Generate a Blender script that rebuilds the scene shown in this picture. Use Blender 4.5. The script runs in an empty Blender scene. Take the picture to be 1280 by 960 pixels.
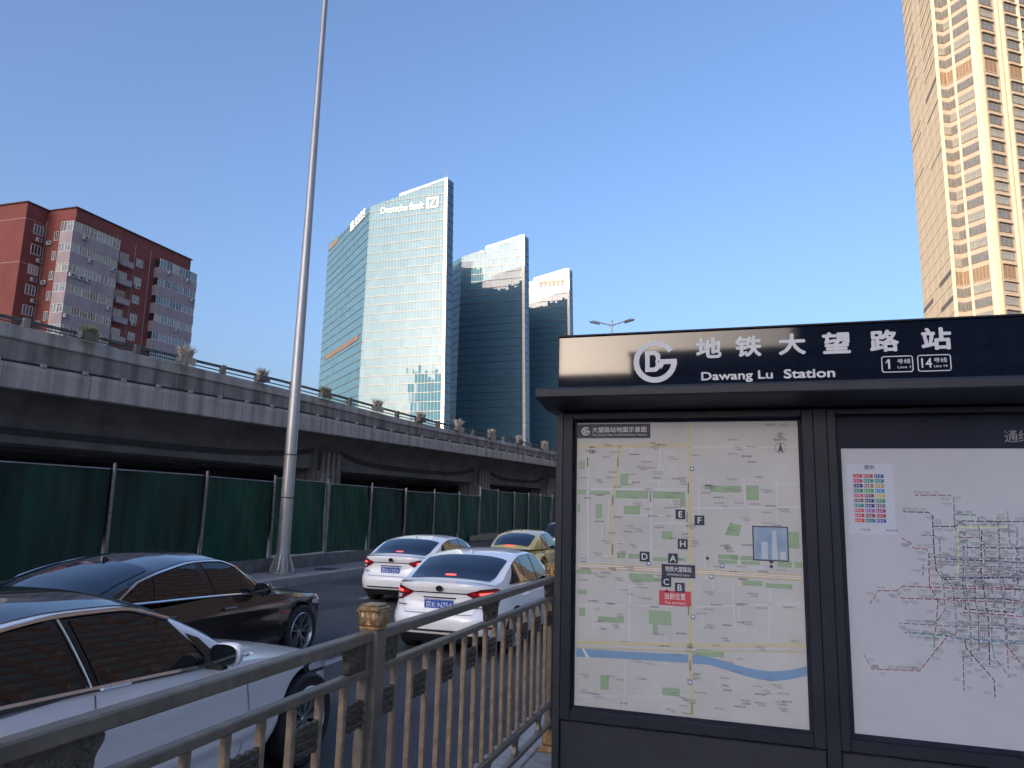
import bpy, bmesh, math, random
from math import sin, cos, pi, radians, sqrt, atan2
from mathutils import Vector, Matrix

random.seed(7)
SC = bpy.context.scene
COL = SC.collection

# ---------------------------------------------------------------- camera
# world: +Y runs along the road, +X to the right of it, z = 0 on the pavement
PITCH, ROLL, HEAD, CZ = radians(9.72), radians(1.5), radians(-17.9), 1.85
cam = bpy.data.cameras.new('camera')
cam.sensor_fit = 'HORIZONTAL'
cam.sensor_width = 36.0
cam.lens = 36.0 * 925 / 1280
cam.clip_start = 0.05
cam.clip_end = 6000
cam_o = bpy.data.objects.new('camera', cam)
COL.objects.link(cam_o)
_f = Vector((cos(PITCH) * sin(HEAD), cos(PITCH) * cos(HEAD), sin(PITCH)))
_r0 = Vector((cos(HEAD), -sin(HEAD), 0))
_u0 = _r0.cross(_f)
_r = cos(ROLL) * _r0 + sin(ROLL) * _u0
_u = -sin(ROLL) * _r0 + cos(ROLL) * _u0
cam_o.matrix_world = Matrix(((_r.x, _u.x, -_f.x, 0), (_r.y, _u.y, -_f.y, 0), (_r.z, _u.z, -_f.z, CZ), (0, 0, 0, 1)))
SC.camera = cam_o

# ---------------------------------------------------------------- sky, sun, exposure
SUN_HEAD, SUN_EL = radians(197), radians(13)      # the low sun stands behind the camera
world = bpy.data.worlds.new('World')
SC.world = world
world.use_nodes = True
wn = world.node_tree
wn.nodes.clear()
sky = wn.nodes.new('ShaderNodeTexSky')
sky.sky_type = 'NISHITA'
sky.sun_disc = False
sky.sun_elevation = SUN_EL
sky.sun_rotation = SUN_HEAD
sky.air_density = 1.0
sky.dust_density = 5.6
sky.ozone_density = 3.7
bg = wn.nodes.new('ShaderNodeBackground')
bg.inputs['Strength'].default_value = 0.15
wo = wn.nodes.new('ShaderNodeOutputWorld')
tint = wn.nodes.new('ShaderNodeMix')          # the whole sky a little less green
tint.data_type = 'RGBA'
tint.blend_type = 'MULTIPLY'
tint.inputs[0].default_value = 1.0
tint.inputs[7].default_value = (1.0, 0.94, 0.98, 1.0)
wn.links.new(sky.outputs[0], tint.inputs[6])
wn.links.new(tint.outputs[2], bg.inputs[0])
wn.links.new(bg.outputs[0], wo.inputs[0])

sun = bpy.data.lights.new('sun', 'SUN')
sun.energy = 2.7
sun.angle = radians(0.5)
sun.color = (1.0, 0.82, 0.61)
sun_o = bpy.data.objects.new('sun', sun)
COL.objects.link(sun_o)
_sd = Vector((cos(SUN_EL) * sin(SUN_HEAD), cos(SUN_EL) * cos(SUN_HEAD), sin(SUN_EL)))
sun_o.rotation_euler = _sd.to_track_quat('Z', 'Y').to_euler()
sun_o.location = (0, -40, 90)

SC.view_settings.view_transform = 'Standard'
SC.view_settings.look = 'None'
SC.view_settings.gamma = 1.0
SC.view_settings.use_curve_mapping = False
SC.view_settings.exposure = 1.36
SC.render.engine = 'CYCLES'
SC.cycles.use_denoising = True
SC.cycles.max_bounces = 6
SC.cycles.glossy_bounces = 4
SC.cycles.diffuse_bounces = 3
SC.cycles.adaptive_threshold = 0.02
SC.cycles.sample_clamp_indirect = 6.0

# ---------------------------------------------------------------- materials
def srgb(r, g, b):
    f = lambda c: (c / 255 / 12.92) if c <= 10 else ((c / 255 + 0.055) / 1.055) ** 2.4
    return (f(r), f(g), f(b), 1.0)

def rgb(c):
    return (c[0], c[1], c[2], 1.0)

MATS = {}
def mat(name, col, rough=0.6, metal=0.0, var=0.0, vscale=3.0, bump=0.0, bscale=40.0, coat=0.0,
        col2=None, spec=0.5, streak=0.0, alpha_t=0.0, emis=None, estr=0.0, rvar=0.0, stretch=(1, 1, 1), ior=1.5):
    """Principled material; var/col2 = mottled second colour, streak = vertical run-off stains, bump = fine relief."""
    if name in MATS:
        return MATS[name]
    m = bpy.data.materials.new(name)
    m.use_nodes = True
    nt = m.node_tree
    b = nt.nodes['Principled BSDF']
    col = rgb(col)
    b.inputs['Base Color'].default_value = col
    b.inputs['Roughness'].default_value = rough
    b.inputs['Metallic'].default_value = metal
    b.inputs['Specular IOR Level'].default_value = spec
    b.inputs['IOR'].default_value = ior
    if coat:
        b.inputs['Coat Weight'].default_value = coat
        b.inputs['Coat Roughness'].default_value = 0.03
    if alpha_t:
        b.inputs['Transmission Weight'].default_value = alpha_t
    if emis:
        b.inputs['Emission Color'].default_value = rgb(emis)
        b.inputs['Emission Strength'].default_value = estr
    L = nt.links.new
    tc = None
    def coords(sc=(1, 1, 1)):
        nonlocal tc
        if tc is None:
            tc = nt.nodes.new('ShaderNodeTexCoord')
        mp = nt.nodes.new('ShaderNodeMapping')
        mp.inputs['Scale'].default_value = sc
        L(tc.outputs['Object'], mp.inputs['Vector'])
        return mp.outputs['Vector']
    out = None
    if var or col2:
        n = nt.nodes.new('ShaderNodeTexNoise')
        n.inputs['Scale'].default_value = vscale
        n.inputs['Detail'].default_value = 6
        n.inputs['Roughness'].default_value = 0.62
        L(coords(stretch), n.inputs['Vector'])
        rp = nt.nodes.new('ShaderNodeValToRGB')
        rp.color_ramp.elements[0].position = 0.32
        rp.color_ramp.elements[1].position = 0.68
        c2 = rgb(col2) if col2 else rgb([c * (1 - var) for c in col[:3]])
        c1 = col if col2 else rgb([min(1, c * (1 + var * 0.6)) for c in col[:3]])
        rp.color_ramp.elements[0].color = c2
        rp.color_ramp.elements[1].color = c1
        L(n.outputs['Fac'], rp.inputs['Fac'])
        out = rp.outputs['Color']
        if rvar:
            mr = nt.nodes.new('ShaderNodeMapRange')
            mr.inputs['To Min'].default_value = max(0.02, rough - rvar)
            mr.inputs['To Max'].default_value = min(1, rough + rvar)
            L(n.outputs['Fac'], mr.inputs['Value'])
            L(mr.outputs[0], b.inputs['Roughness'])
    if streak:
        n2 = nt.nodes.new('ShaderNodeTexNoise')
        n2.inputs['Scale'].default_value = 1.0
        n2.inputs['Detail'].default_value = 5
        L(coords((2.2, 2.2, 0.16)), n2.inputs['Vector'])
        r2 = nt.nodes.new('ShaderNodeValToRGB')
        r2.color_ramp.elements[0].position = 0.42
        r2.color_ramp.elements[1].position = 0.66
        r2.color_ramp.elements[0].color = (1, 1, 1, 1)
        k = 1 - streak
        r2.color_ramp.elements[1].color = (k, k, k, 1)
        L(n2.outputs['Fac'], r2.inputs['Fac'])
        mx = nt.nodes.new('ShaderNodeMix')
        mx.data_type = 'RGBA'
        mx.blend_type = 'MULTIPLY'
        mx.inputs[0].default_value = 1.0
        if out is not None:
            L(out, mx.inputs[6])
        else:
            mx.inputs[6].default_value = col
        L(r2.outputs['Color'], mx.inputs[7])
        out = mx.outputs[2]
    if out is not None:
        L(out, b.inputs['Base Color'])
    if bump:
        n3 = nt.nodes.new('ShaderNodeTexNoise')
        n3.inputs['Scale'].default_value = bscale
        n3.inputs['Detail'].default_value = 4
        L(coords(), n3.inputs['Vector'])
        bp = nt.nodes.new('ShaderNodeBump')
        bp.inputs['Strength'].default_value = bump
        bp.inputs['Distance'].default_value = 0.02
        L(n3.outputs['Fac'], bp.inputs['Height'])
        L(bp.outputs['Normal'], b.inputs['Normal'])
    MATS[name] = m
    return m

# ---------------------------------------------------------------- mesh helpers
class MB:
    """collects verts and faces, links them as ONE mesh object"""
    def __init__(self):
        self.v, self.f = [], []
    def add(self, vs, fs):
        n = len(self.v)
        self.v += [tuple(p) for p in vs]
        self.f += [tuple(i + n for i in q) for q in fs]
        return self
    def box(self, x0, x1, y0, y1, z0, z1):
        v = [(x0, y0, z0), (x1, y0, z0), (x1, y1, z0), (x0, y1, z0), (x0, y0, z1), (x1, y0, z1), (x1, y1, z1), (x0, y1, z1)]
        return self.add(v, [(0, 3, 2, 1), (4, 5, 6, 7), (0, 1, 5, 4), (1, 2, 6, 5), (2, 3, 7, 6), (3, 0, 4, 7)])
    def rbox(self, x0, x1, y0, y1, z0, z1, b=0.01):
        """box with chamfered edges along all sides"""
        v = []
        f = []
        bm = bmesh.new()
        bmesh.ops.create_cube(bm, size=1)
        for w in bm.verts:
            w.co = ((x0 + x1) / 2 + w.co.x * (x1 - x0), (y0 + y1) / 2 + w.co.y * (y1 - y0), (z0 + z1) / 2 + w.co.z * (z1 - z0))
        bmesh.ops.bevel(bm, geom=bm.edges[:], offset=b, segments=1, affect='EDGES')
        bm.verts.index_update()
        v = [w.co[:] for w in bm.verts]
        f = [tuple(q.index for q in p.verts) for p in bm.faces]
        bm.free()
        return self.add(v, f)
    def quad(self, a, b, c, d):
        return self.add([a, b, c, d], [(0, 1, 2, 3)])
    def prism(self, pts, axis, lo, hi):
        """polygon pts (2D) extruded along axis 'x','y' or 'z' from lo to hi"""
        n = len(pts)
        def P(p, t):
            return {'x': (t, p[0], p[1]), 'y': (p[0], t, p[1]), 'z': (p[0], p[1], t)}[axis]
        vs = [P(p, lo) for p in pts] + [P(p, hi) for p in pts]
        fs = [tuple(range(n - 1, -1, -1)), tuple(range(n, 2 * n))]
        fs += [(i, (i + 1) % n, (i + 1) % n + n, i + n) for i in range(n)]
        return self.add(vs, fs)
    def tube(self, pts, r, n=8, caps=True):
        pts = [Vector(p) for p in pts]
        rs = r if isinstance(r, (list, tuple)) else [r] * len(pts)
        vs, fs = [], []
        up = None
        for i, p in enumerate(pts):
            d = (pts[min(i + 1, len(pts) - 1)] - pts[max(i - 1, 0)]).normalized()
            if up is None:
                up = Vector((0, 0, 1)) if abs(d.z) < 0.9 else Vector((1, 0, 0))
            a = d.cross(up)
            if a.length < 1e-5:
                a = d.cross(Vector((0, 1, 0)))
            a.normalize()
            b = a.cross(d).normalized()
            up = b
            for k in range(n):
                t = 2 * pi * k / n
                vs.append(p + (a * cos(t) + b * sin(t)) * rs[i])
        for i in range(len(pts) - 1):
            for k in range(n):
                k2 = (k + 1) % n
                fs.append((i * n + k, i * n + k2, (i + 1) * n + k2, (i + 1) * n + k))
        if caps:
            fs.append(tuple(range(n - 1, -1, -1)))
            fs.append(tuple((len(pts) - 1) * n + k for k in range(n)))
        return self.add(vs, fs)
    def lathe(self, prof, n=24, axis='z', c=(0, 0, 0), caps=True):
        """prof: list of (r, h) revolved round axis through c"""
        vs, fs = [], []
        for r, h in prof:
            for k in range(n):
                t = 2 * pi * k / n
                a, b = r * cos(t), r * sin(t)
                vs.append({'z': (c[0] + a, c[1] + b, c[2] + h), 'x': (c[0] + h, c[1] + a, c[2] + b), 'y': (c[0] + a, c[1] + h, c[2] + b)}[axis])
        for i in range(len(prof) - 1):
            for k in range(n):
                k2 = (k + 1) % n
                fs.append((i * n + k, i * n + k2, (i + 1) * n + k2, (i + 1) * n + k))
        if caps and prof[0][0] > 1e-4:
            fs.append(tuple(range(n - 1, -1, -1)))
        if caps and prof[-1][0] > 1e-4:
            fs.append(tuple((len(prof) - 1) * n + k for k in range(n)))
        return self.add(vs, fs)
    def grid(self, rows):
        """rows: list of equal-length lists of points"""
        n = len(rows[0])
        vs = [p for r in rows for p in r]
        fs = [(i * n + j, i * n + j + 1, (i + 1) * n + j + 1, (i + 1) * n + j) for i in range(len(rows) - 1) for j in range(n - 1)]
        return self.add(vs, fs)
    def xf(self, M):
        self.v = [tuple(M @ Vector(p)) for p in self.v]
        return self
    def mesh(self, name, m, smooth=None):
        me = bpy.data.meshes.new(name)
        me.from_pydata(self.v, [], self.f)
        bm = bmesh.new()
        bm.from_mesh(me)
        bmesh.ops.remove_doubles(bm, verts=bm.verts, dist=1e-5)
        bmesh.ops.recalc_face_normals(bm, faces=bm.faces)
        if smooth is not None:
            for p in bm.faces:
                p.smooth = True
            for e in bm.edges:
                if len(e.link_faces) == 2 and e.calc_face_angle(0) > radians(smooth):
                    e.smooth = False
        bm.to_mesh(me)
        bm.free()
        if m is not None:
            me.materials.append(m)
        return me
    def build(self, name, m, parent=None, smooth=None, label=None, kind=None):
        return link(name, self.mesh(name, m, smooth), parent, label, kind)

def link(name, me, parent=None, label=None, kind=None, loc=None, rot=None):
    o = bpy.data.objects.new(name, me)
    COL.objects.link(o)
    if parent is not None:
        o.parent = parent
    if loc is not None:
        o.location = loc
    if rot is not None:
        o.rotation_euler = rot
    if label:
        o['label'] = label
    if kind:
        o['kind'] = kind
    return o

def tag(o, label, cat, group=None):
    o['label'] = label
    o['category'] = cat
    if group:
        o['group'] = group
    return o

def thing(name, label, cat, loc=(0, 0, 0), rz=0.0, group=None):
    o = bpy.data.objects.new(name, None)
    o.empty_display_size = 0.2
    COL.objects.link(o)
    o.location = loc
    o.rotation_euler = (0, 0, rz)
    return tag(o, label, cat, group)

def struct(name, mb, m, parent=None, smooth=None):
    o = mb.build(name, m, parent, smooth)
    if parent is None:
        o['kind'] = 'structure'
    return o

def text_geo(body, size, bold=0.0, align='CENTER', wx=1.0, res=3, max_w=None):
    """flat outline of a string in the xy plane as (verts, faces), baseline at y = 0, height by 'size'"""
    c = bpy.data.curves.new('lettering', 'FONT')
    c.body = body
    c.size = size
    c.offset = bold * size
    c.align_x = align
    c.resolution_u = res
    c.fill_mode = 'FRONT'
    o = bpy.data.objects.new('lettering', c)
    COL.objects.link(o)
    dg = bpy.context.evaluated_depsgraph_get()
    me = bpy.data.meshes.new_from_object(o.evaluated_get(dg))
    vs = [(v.co.x * wx, v.co.y) for v in me.vertices]
    fs = [tuple(p.vertices) for p in me.polygons]
    bpy.data.objects.remove(o)
    bpy.data.curves.remove(c)
    bpy.data.meshes.remove(me)
    if max_w and vs:
        w = max(v[0] for v in vs) - min(v[0] for v in vs)
        k = max_w / w
        vs = [(v[0] * k, v[1]) for v in vs]
    return vs, fs

def lerp(a, b, t):
    return a + (b - a) * t

def interp(tab, x):
    """piecewise linear lookup in [(x, y), ...]"""
    if x <= tab[0][0]:
        return tab[0][1]
    for (a, p), (b, q) in zip(tab, tab[1:]):
        if x <= b:
            return lerp(p, q, (x - a) / (b - a))
    return tab[-1][1]

def smooth_tab(tab, x):
    """monotone-ish cubic (Catmull-Rom, finite difference) lookup"""
    n = len(tab)
    if x <= tab[0][0]:
        return tab[0][1]
    if x >= tab[-1][0]:
        return tab[-1][1]
    for i in range(n - 1):
        if x <= tab[i + 1][0]:
            break
    x0, y0 = tab[i]
    x1, y1 = tab[i + 1]
    h = x1 - x0
    def slope(k):
        if k <= 0:
            return (tab[1][1] - tab[0][1]) / (tab[1][0] - tab[0][0])
        if k >= n - 1:
            return (tab[-1][1] - tab[-2][1]) / (tab[-1][0] - tab[-2][0])
        a = (tab[k][1] - tab[k - 1][1]) / (tab[k][0] - tab[k - 1][0])
        b = (tab[k + 1][1] - tab[k][1]) / (tab[k + 1][0] - tab[k][0])
        if a * b <= 0:
            return 0.0
        return 2 * a * b / (a + b)
    m0, m1 = slope(i), slope(i + 1)
    t = (x - x0) / h
    return (2 * t**3 - 3 * t**2 + 1) * y0 + (t**3 - 2 * t**2 + t) * h * m0 + (-2 * t**3 + 3 * t**2) * y1 + (t**3 - t**2) * h * m1
# ================================================================ THE SETTING
ROAD_Z = -0.20
m_asphalt = mat('asphalt', (0.060, 0.062, 0.067), 0.78, var=0.5, vscale=0.7, bump=0.55, bscale=160, rvar=0.12)
m_kerb = mat('kerb_granite', (0.30, 0.29, 0.28), 0.7, var=0.3, vscale=14, bump=0.25, bscale=60)
m_pave = mat('paving_slab', (0.27, 0.26, 0.25), 0.8, var=0.3, vscale=9, bump=0.25, bscale=70)
m_pave2 = mat('far_paving', (0.24, 0.23, 0.22), 0.85, var=0.35, vscale=2.5, bump=0.3, bscale=40)
m_earth = mat('earth', (0.10, 0.095, 0.09), 0.9, var=0.3, vscale=0.2)
m_mark = mat('road_paint', (0.38, 0.38, 0.37), 0.7, col2=(0.12, 0.12, 0.125), vscale=7)

struct('ground', MB().box(-1800, 1800, -1500, 2200, -1.2, ROAD_Z - 0.06), m_earth)
struct('road', MB().quad((-11.3, -160, ROAD_Z), (-1.9, -160, ROAD_Z), (-1.9, 420, ROAD_Z), (-11.3, 420, ROAD_Z)), m_asphalt)

road_o = bpy.data.objects['road']
m_patch = mat('tar_patch', (0.030, 0.031, 0.034), 0.7, var=0.4, vscale=4, bump=0.5, bscale=120)
for x0, x1, y0, y1 in ((-3.3, -2.2, 7.2, 8.6), (-8.9, -8.1, 11.5, 14.6), (-6.1, -5.2, 13.2, 14.4), (-10.9, -9.9, 18, 22)):
    MB().add([(lerp(x0, x1, u) + random.uniform(-.04, .04), lerp(y0, y1, v) + random.uniform(-.04, .04), ROAD_Z + 0.004) for u, v in ((0, 0), (.5, 0), (1, 0), (1, .5), (1, 1), (.5, 1), (0, 1), (0, .5))], [tuple(range(8))]).build('tar_patch', m_patch, road_o)
# near pavement: a bed with slabs laid on it where they can be told apart
pav = struct('pavement', MB().box(-1.65, 26, -160, 420, -0.25, -0.012), m_pave)
slab = MB().rbox(0, 0.29, 0, 0.29, -0.011, 0.0, 0.004).mesh('slab', m_pave)
for i in range(6):
    for j in range(22):
        o = link('slab', slab, pav, loc=(-1.645 + 0.297 * i, 2.6 + 0.297 * j, random.uniform(-0.002, 0.0015)))
kerb_me = MB().rbox(-1.93, -1.655, 0, 0.985, -0.3, 0.0, 0.018).mesh('kerb_stone', m_kerb)
kerb = struct('kerb', MB().box(-1.91, -1.66, -160, -4.02, -0.3, -0.006).box(-1.91, -1.66, 26.1, 420, -0.3, -0.006), m_kerb)
for j in range(30):
    link('kerb_stone', kerb_me, kerb, loc=(random.uniform(-0.004, 0.004), -4.0 + j, random.uniform(-0.004, 0.002)))

# far pavement below the hoarding
fp = struct('far_pavement', MB().box(-90, -11.72, -160, 420, -0.28, -0.006), m_pave2)
fk_me = MB().rbox(-11.70, -11.42, 0, 0.985, -0.3, 0.0, 0.018).mesh('kerb_stone', m_kerb)
fk = struct('far_kerb', MB().box(-11.69, -11.44, -160, 5.98, -0.3, -0.006).box(-11.69, -11.44, 46.1, 420, -0.3, -0.006), m_kerb)
for j in range(40):
    link('kerb_stone', fk_me, fk, loc=(random.uniform(-0.005, 0.005), 6 + j, random.uniform(-0.005, 0.002)))
# manhole lid on the far pavement
mh = MB().lathe([(0.0, 0.012), (0.34, 0.012), (0.36, 0.0)], 20).build('manhole_cover', mat('cast_iron', (0.05, 0.05, 0.05), 0.6, 0.3, var=0.3, bump=0.3))
mh.location = (-12.1, 19.9, 0.0)
tag(mh, 'round dark manhole cover in the far pavement beside the tall pole', 'manhole cover')

lm = struct('lane_marking', MB().box(-5.46, -5.31, -100, -99, ROAD_Z, ROAD_Z + 0.004), m_mark)
dash = MB().box(-0.075, 0.075, 0, 4.0, ROAD_Z + 0.0005, ROAD_Z + 0.005).mesh('dash', m_mark)
for k in range(-2, 12):
    link('dash', dash, lm, loc=(-5.4, 5.6 + k * 8, 0))
    if k > 0:
        link('dash', dash, lm, loc=(-8.45, 7.5 + k * 8, 0))

# ================================================================ PAVEMENT RAILING
m_rail = mat('railing_paint', (0.18, 0.15, 0.112), 0.45, 0.15, var=0.3, vscale=16, rvar=0.12)
m_bal = mat('baluster_bronze', (0.30, 0.225, 0.155), 0.45, 0.25, var=0.35, vscale=25, rvar=0.1)
m_gold = mat('cast_bronze', (0.40, 0.265, 0.135), 0.4, 0.7, var=0.45, vscale=30, bump=0.25, bscale=90, rvar=0.1)
m_orn = mat('ornament_bronze', (0.115, 0.095, 0.07), 0.5, 0.4, var=0.45, vscale=40, bump=0.6, bscale=110)
RX = -1.56
rail = thing('pavement_railing', 'bronze ornamental metal railing between the pavement and the cars', 'railing', (RX, 0, 0))

def petal(mb, cx, z0, w, h, d, ny=1, axis='y'):
    """a raised oval lotus petal on one face of a post cap"""
    rows = []
    for i in range(7):
        t = i / 6
        ww = w * (sin(pi * (0.12 + 0.80 * t))) ** 0.7
        row = []
        for j in range(7):
            s = -1 + 2 * j / 6
            b = d * (1 - s * s) * (0.35 + 0.65 * sin(pi * min(1, 0.1 + 0.85 * t)))
            row.append((cx + s * ww / 2, b, z0 + h * t))
        rows.append(row)
    g = MB().grid(rows)
    return g

def cap_mesh():
    mb = MB()
    w = 0.050
    mb.rbox(-w * 0.92, w * 0.92, -w * 0.92, w * 0.92, 1.334, 1.352, 0.005)
    mb.rbox(-w, w, -w, w, 1.352, 1.415, 0.006)
    mb.rbox(-w * 1.05, w * 1.05, -w * 1.05, w * 1.05, 1.412, 1.431, 0.006)
    mb.rbox(-w * 0.9, w * 0.9, -w * 0.9, w * 0.9, 1.43, 1.441, 0.007)
    for q in range(4):
        R = Matrix.Rotation(q * pi / 2, 4, 'Z')
        for cx in (-0.026, 0.026):
            g = petal(None, cx, 1.356, 0.040, 0.056, 0.011)
            g.xf(Matrix.Translation((0, w, 0)))
            g.xf(R)
            mb.add(g.v, g.f)
        for cx in (-0.042, -0.021, 0.0, 0.021, 0.042):
            g = MB().lathe([(0.0, -0.005), (0.008, -0.004), (0.0085, 0.004), (0.0, 0.007)], 8)
            g.xf(Matrix.Translation((cx, w * 1.1, 1.413)))
            g.xf(R)
            mb.add(g.v, g.f)
    return mb.mesh('post_cap', m_gold, 35)
cap_me = cap_mesh()
post_me = MB().rbox(-0.043, 0.043, -0.046, 0.046, 0.085, 1.335, 0.006).mesh('post', m_rail)
base_mb = MB().rbox(-0.075, 0.075, -0.095, 0.095, 0.0, 0.045, 0.008).rbox(-0.055, 0.055, -0.065, 0.065, 0.045, 0.17, 0.012)
base_me = base_mb.mesh('post_base', m_gold)
POSTS = [-0.10, 2.98, 6.06]
for y in POSTS:
    p = link('post', post_me, rail, loc=(0, y, 0))
    link('post_cap', cap_me, p)
    link('post_base', base_me, p)

# carved plates: a wavy plate between two balusters, and a tapered corbel plate below the top rail
def wave_plate(w, h):
    mb = MB()
    n = 12
    top, bot = [], []
    for i in range(n + 1):
        t = i / n
        y = (t - 0.5) * w
        top.append((y, h / 2 + 0.010 * abs(sin(pi * t * 3.5)) - 0.006))
        bot.append((y, -h / 2 - 0.012 * abs(sin(pi * (t * 3.5 + 0.5))) + 0.008))
    mb.prism(top + bot[::-1], 'x', -0.009, 0.009)
    for s in (-1, 1):
        for zz in (-0.3, 0.0, 0.3):
            mb.rbox(s * 0.009 - 0.004, s * 0.009 + 0.006 * s + 0.004, -w * 0.46, w * 0.46, zz * h - 0.006, zz * h + 0.006, 0.003)
        for k in range(4):
            g = MB().lathe([(0.0, 0.011), (0.011, 0.004), (0.014, -0.002)], 8, 'x')
            g.xf(Matrix.Translation((s * 0.006, (k - 1.5) * w * 0.23, h * 0.16 * (-1) ** k)) @ Matrix.Scale(s, 4, (1, 0, 0)))
            mb.add(g.v, g.f)
    return mb

def corbel_plate(w, z0, z1):
    mb = MB()
    pts = []
    n = 9
    for i in range(n + 1):
        t = i / n
        z = lerp(z1, z0, t)
        pts.append((-w / 2 * (1 - 0.30 * t ** 1.6) - 0.006 * sin(t * 9), z))
    right = [(-y, z) for y, z in pts][::-1]
    mb.prism(pts + right, 'x', -0.014, 0.014)
    rnd = random.Random(3)
    for s in (-1, 1):
        for k in range(16):
            yy = rnd.uniform(-0.36, 0.36) * w
            zz = rnd.uniform(z0 + 0.015, z1 - 0.012)
            r = rnd.uniform(0.006, 0.012)
            g = MB().lathe([(0.0, 0.007), (r * 0.7, 0.005), (r, -0.002)], 7, 'x')
            g.xf(Matrix.Translation((s * 0.013, yy, zz)) @ Matrix.Scale(s, 4, (1, 0, 0)))
            mb.add(g.v, g.f)
    return mb

NB = 16
for a, b in zip(POSTS, POSTS[1:]):
    y0, y1 = a + 0.046, b - 0.046
    MB().rbox(-0.027, 0.027, y0, y1, 1.286, 1.331, 0.006).build('top_rail', m_rail, rail)
    MB().rbox(-0.022, 0.022, y0, y1, 1.150, 1.183, 0.005).build('middle_rail', m_rail, rail)
    MB().rbox(-0.022, 0.022, y0, y1, 0.335, 0.375, 0.005).build('lower_rail', m_rail, rail)
    MB().rbox(-0.022, 0.022, y0, y1, 0.190, 0.225, 0.005).build('bottom_rail', m_rail, rail)
    # end stiles beside the posts
    MB().rbox(-0.018, 0.018, y0, y0 + 0.03, 0.225, 1.285, 0.004).build('stile', m_rail, rail)
    MB().rbox(-0.018, 0.018, y1 - 0.03, y1, 0.225, 1.285, 0.004).build('stile', m_rail, rail)
    gap = (y1 - y0) / (NB + 1)
    bal = MB().rbox(-0.0135, 0.0135, -0.0135, 0.0135, 0.376, 1.149, 0.003).mesh('baluster', m_bal)
    for k in range(NB):
        link('baluster', bal, rail, loc=(0, y0 + gap * (k + 1), 0))
    foot = MB().rbox(-0.018, 0.018, -0.028, 0.028, 0.374, 0.392, 0.006).mesh('baluster_foot', m_kerb)
    for k in range(NB):
        link('baluster_foot', foot, rail, loc=(0, y0 + gap * (k + 1) + gap * 0.5, 0))
    wp = wave_plate(gap - 0.026, 0.105).mesh('wave_ornament', m_orn, 40)
    for k in range(0, NB + 1, 2):
        link('wave_ornament', wp, rail, loc=(0, y0 + gap * (k + 0.5), 1.012))
    cp = corbel_plate(0.25, 1.184, 1.285).mesh('corbel_ornament', m_orn, 40)
    link('corbel_ornament', cp, rail, loc=(0, (y0 + y1) / 2, 0))
    hc = corbel_plate(0.15, 1.184, 1.285).mesh('corbel_ornament', m_orn, 40)
    link('corbel_ornament', hc, rail, loc=(0, y0 + 0.105, 0))
    link('corbel_ornament', hc, rail, loc=(0, y1 - 0.105, 0))
    # rounded uprights between the two low rails
    up = MB()
    prof = [(-0.075, 0.335), (0.075, 0.335), (0.035, 0.312), (0.022, 0.28), (0.035, 0.248), (0.075, 0.225), (-0.075, 0.225), (-0.035, 0.248), (-0.022, 0.28), (-0.035, 0.312)]
    up.prism(prof, 'x', -0.014, 0.014)
    um = up.mesh('scroll_upright', m_rail)
    for k in range(5):
        link('scroll_upright', um, rail, loc=(0, lerp(y0 + 0.03, y1 - 0.03, (k + 0.5) / 5), 0))
# ================================================================ STATION INFORMATION BOARD
m_navy = mat('board_paint', (0.014, 0.017, 0.027), 0.5, 0.0, var=0.25, vscale=5, rvar=0.08, spec=0.28)
m_trim = mat('board_trim', (0.026, 0.029, 0.038), 0.5, 0.0, spec=0.3, var=0.2, vscale=6)
m_case = mat('case_back', (0.008, 0.011, 0.028), 0.55, 0.0, var=0.3, vscale=6, spec=0.2)
m_fascia = mat('fascia_glass', (0.006, 0.009, 0.020), 0.04, 0.0, spec=0.42, var=0.15, vscale=2)
m_letter = mat('letter_film', (0.55, 0.56, 0.58), 0.5)
m_paper = mat('poster_paper', (0.45, 0.45, 0.44), 0.6, var=0.08, vscale=3)
m_paper2 = mat('metro_paper', (0.41, 0.435, 0.48), 0.6, var=0.06, vscale=3)
m_glass_case = mat('case_glass', (0.9, 0.95, 1.0), 0.02, alpha_t=1.0, spec=0.35)

KY = 4.16       # front plane of the board
KX0, KX1 = -1.06, 2.32
kb = thing('station_information_board', 'board', 'notice board', (0.63, KY + 0.16, 0))
kb['label'] = 'dark navy station board with lettered glass fascia, ledge and map posters'
kb_off = Vector((-0.63, -KY - 0.16, 0))
def K(mb, name, m, parent=None, smooth=None, label=None):
    if parent is None:
        mb.xf(Matrix.Translation(kb_off))
        return mb.build(name, m, kb, smooth, label)
    mb.xf(Matrix.Translation(kb_off))
    return mb.build(name, m, parent, smooth, label)

# body behind, posts, base
K(MB().rbox(KX0 + 0.01, KX1 - 0.01, KY + 0.06, KY + 0.30, 0.08, 2.44, 0.01), 'cabinet', m_navy)
K(MB().rbox(KX0 - 0.02, KX1 + 0.02, KY - 0.03, KY + 0.34, 0.0, 0.08, 0.01), 'plinth', m_navy)
for x0, x1 in ((KX0, KX0 + 0.036), (0.325, 0.385), (1.71, 1.77), (KX1 - 0.036, KX1)):
    K(MB().rbox(x0 - 0.001, x1 + 0.001, KY - 0.0125, KY + 0.06, 0.08, 2.42, 0.001), 'upright', m_trim if x0 == KX0 else m_navy)
# lower skirting panels below each case
for x0, x1 in ((KX0 + 0.038, 0.323), (0.387, 1.708), (1.772, KX1 - 0.038)):
    K(MB().rbox(x0, x1, KY + 0.002, KY + 0.059, 0.082, 0.735, 0.008), 'skirting_panel', m_trim)
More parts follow.
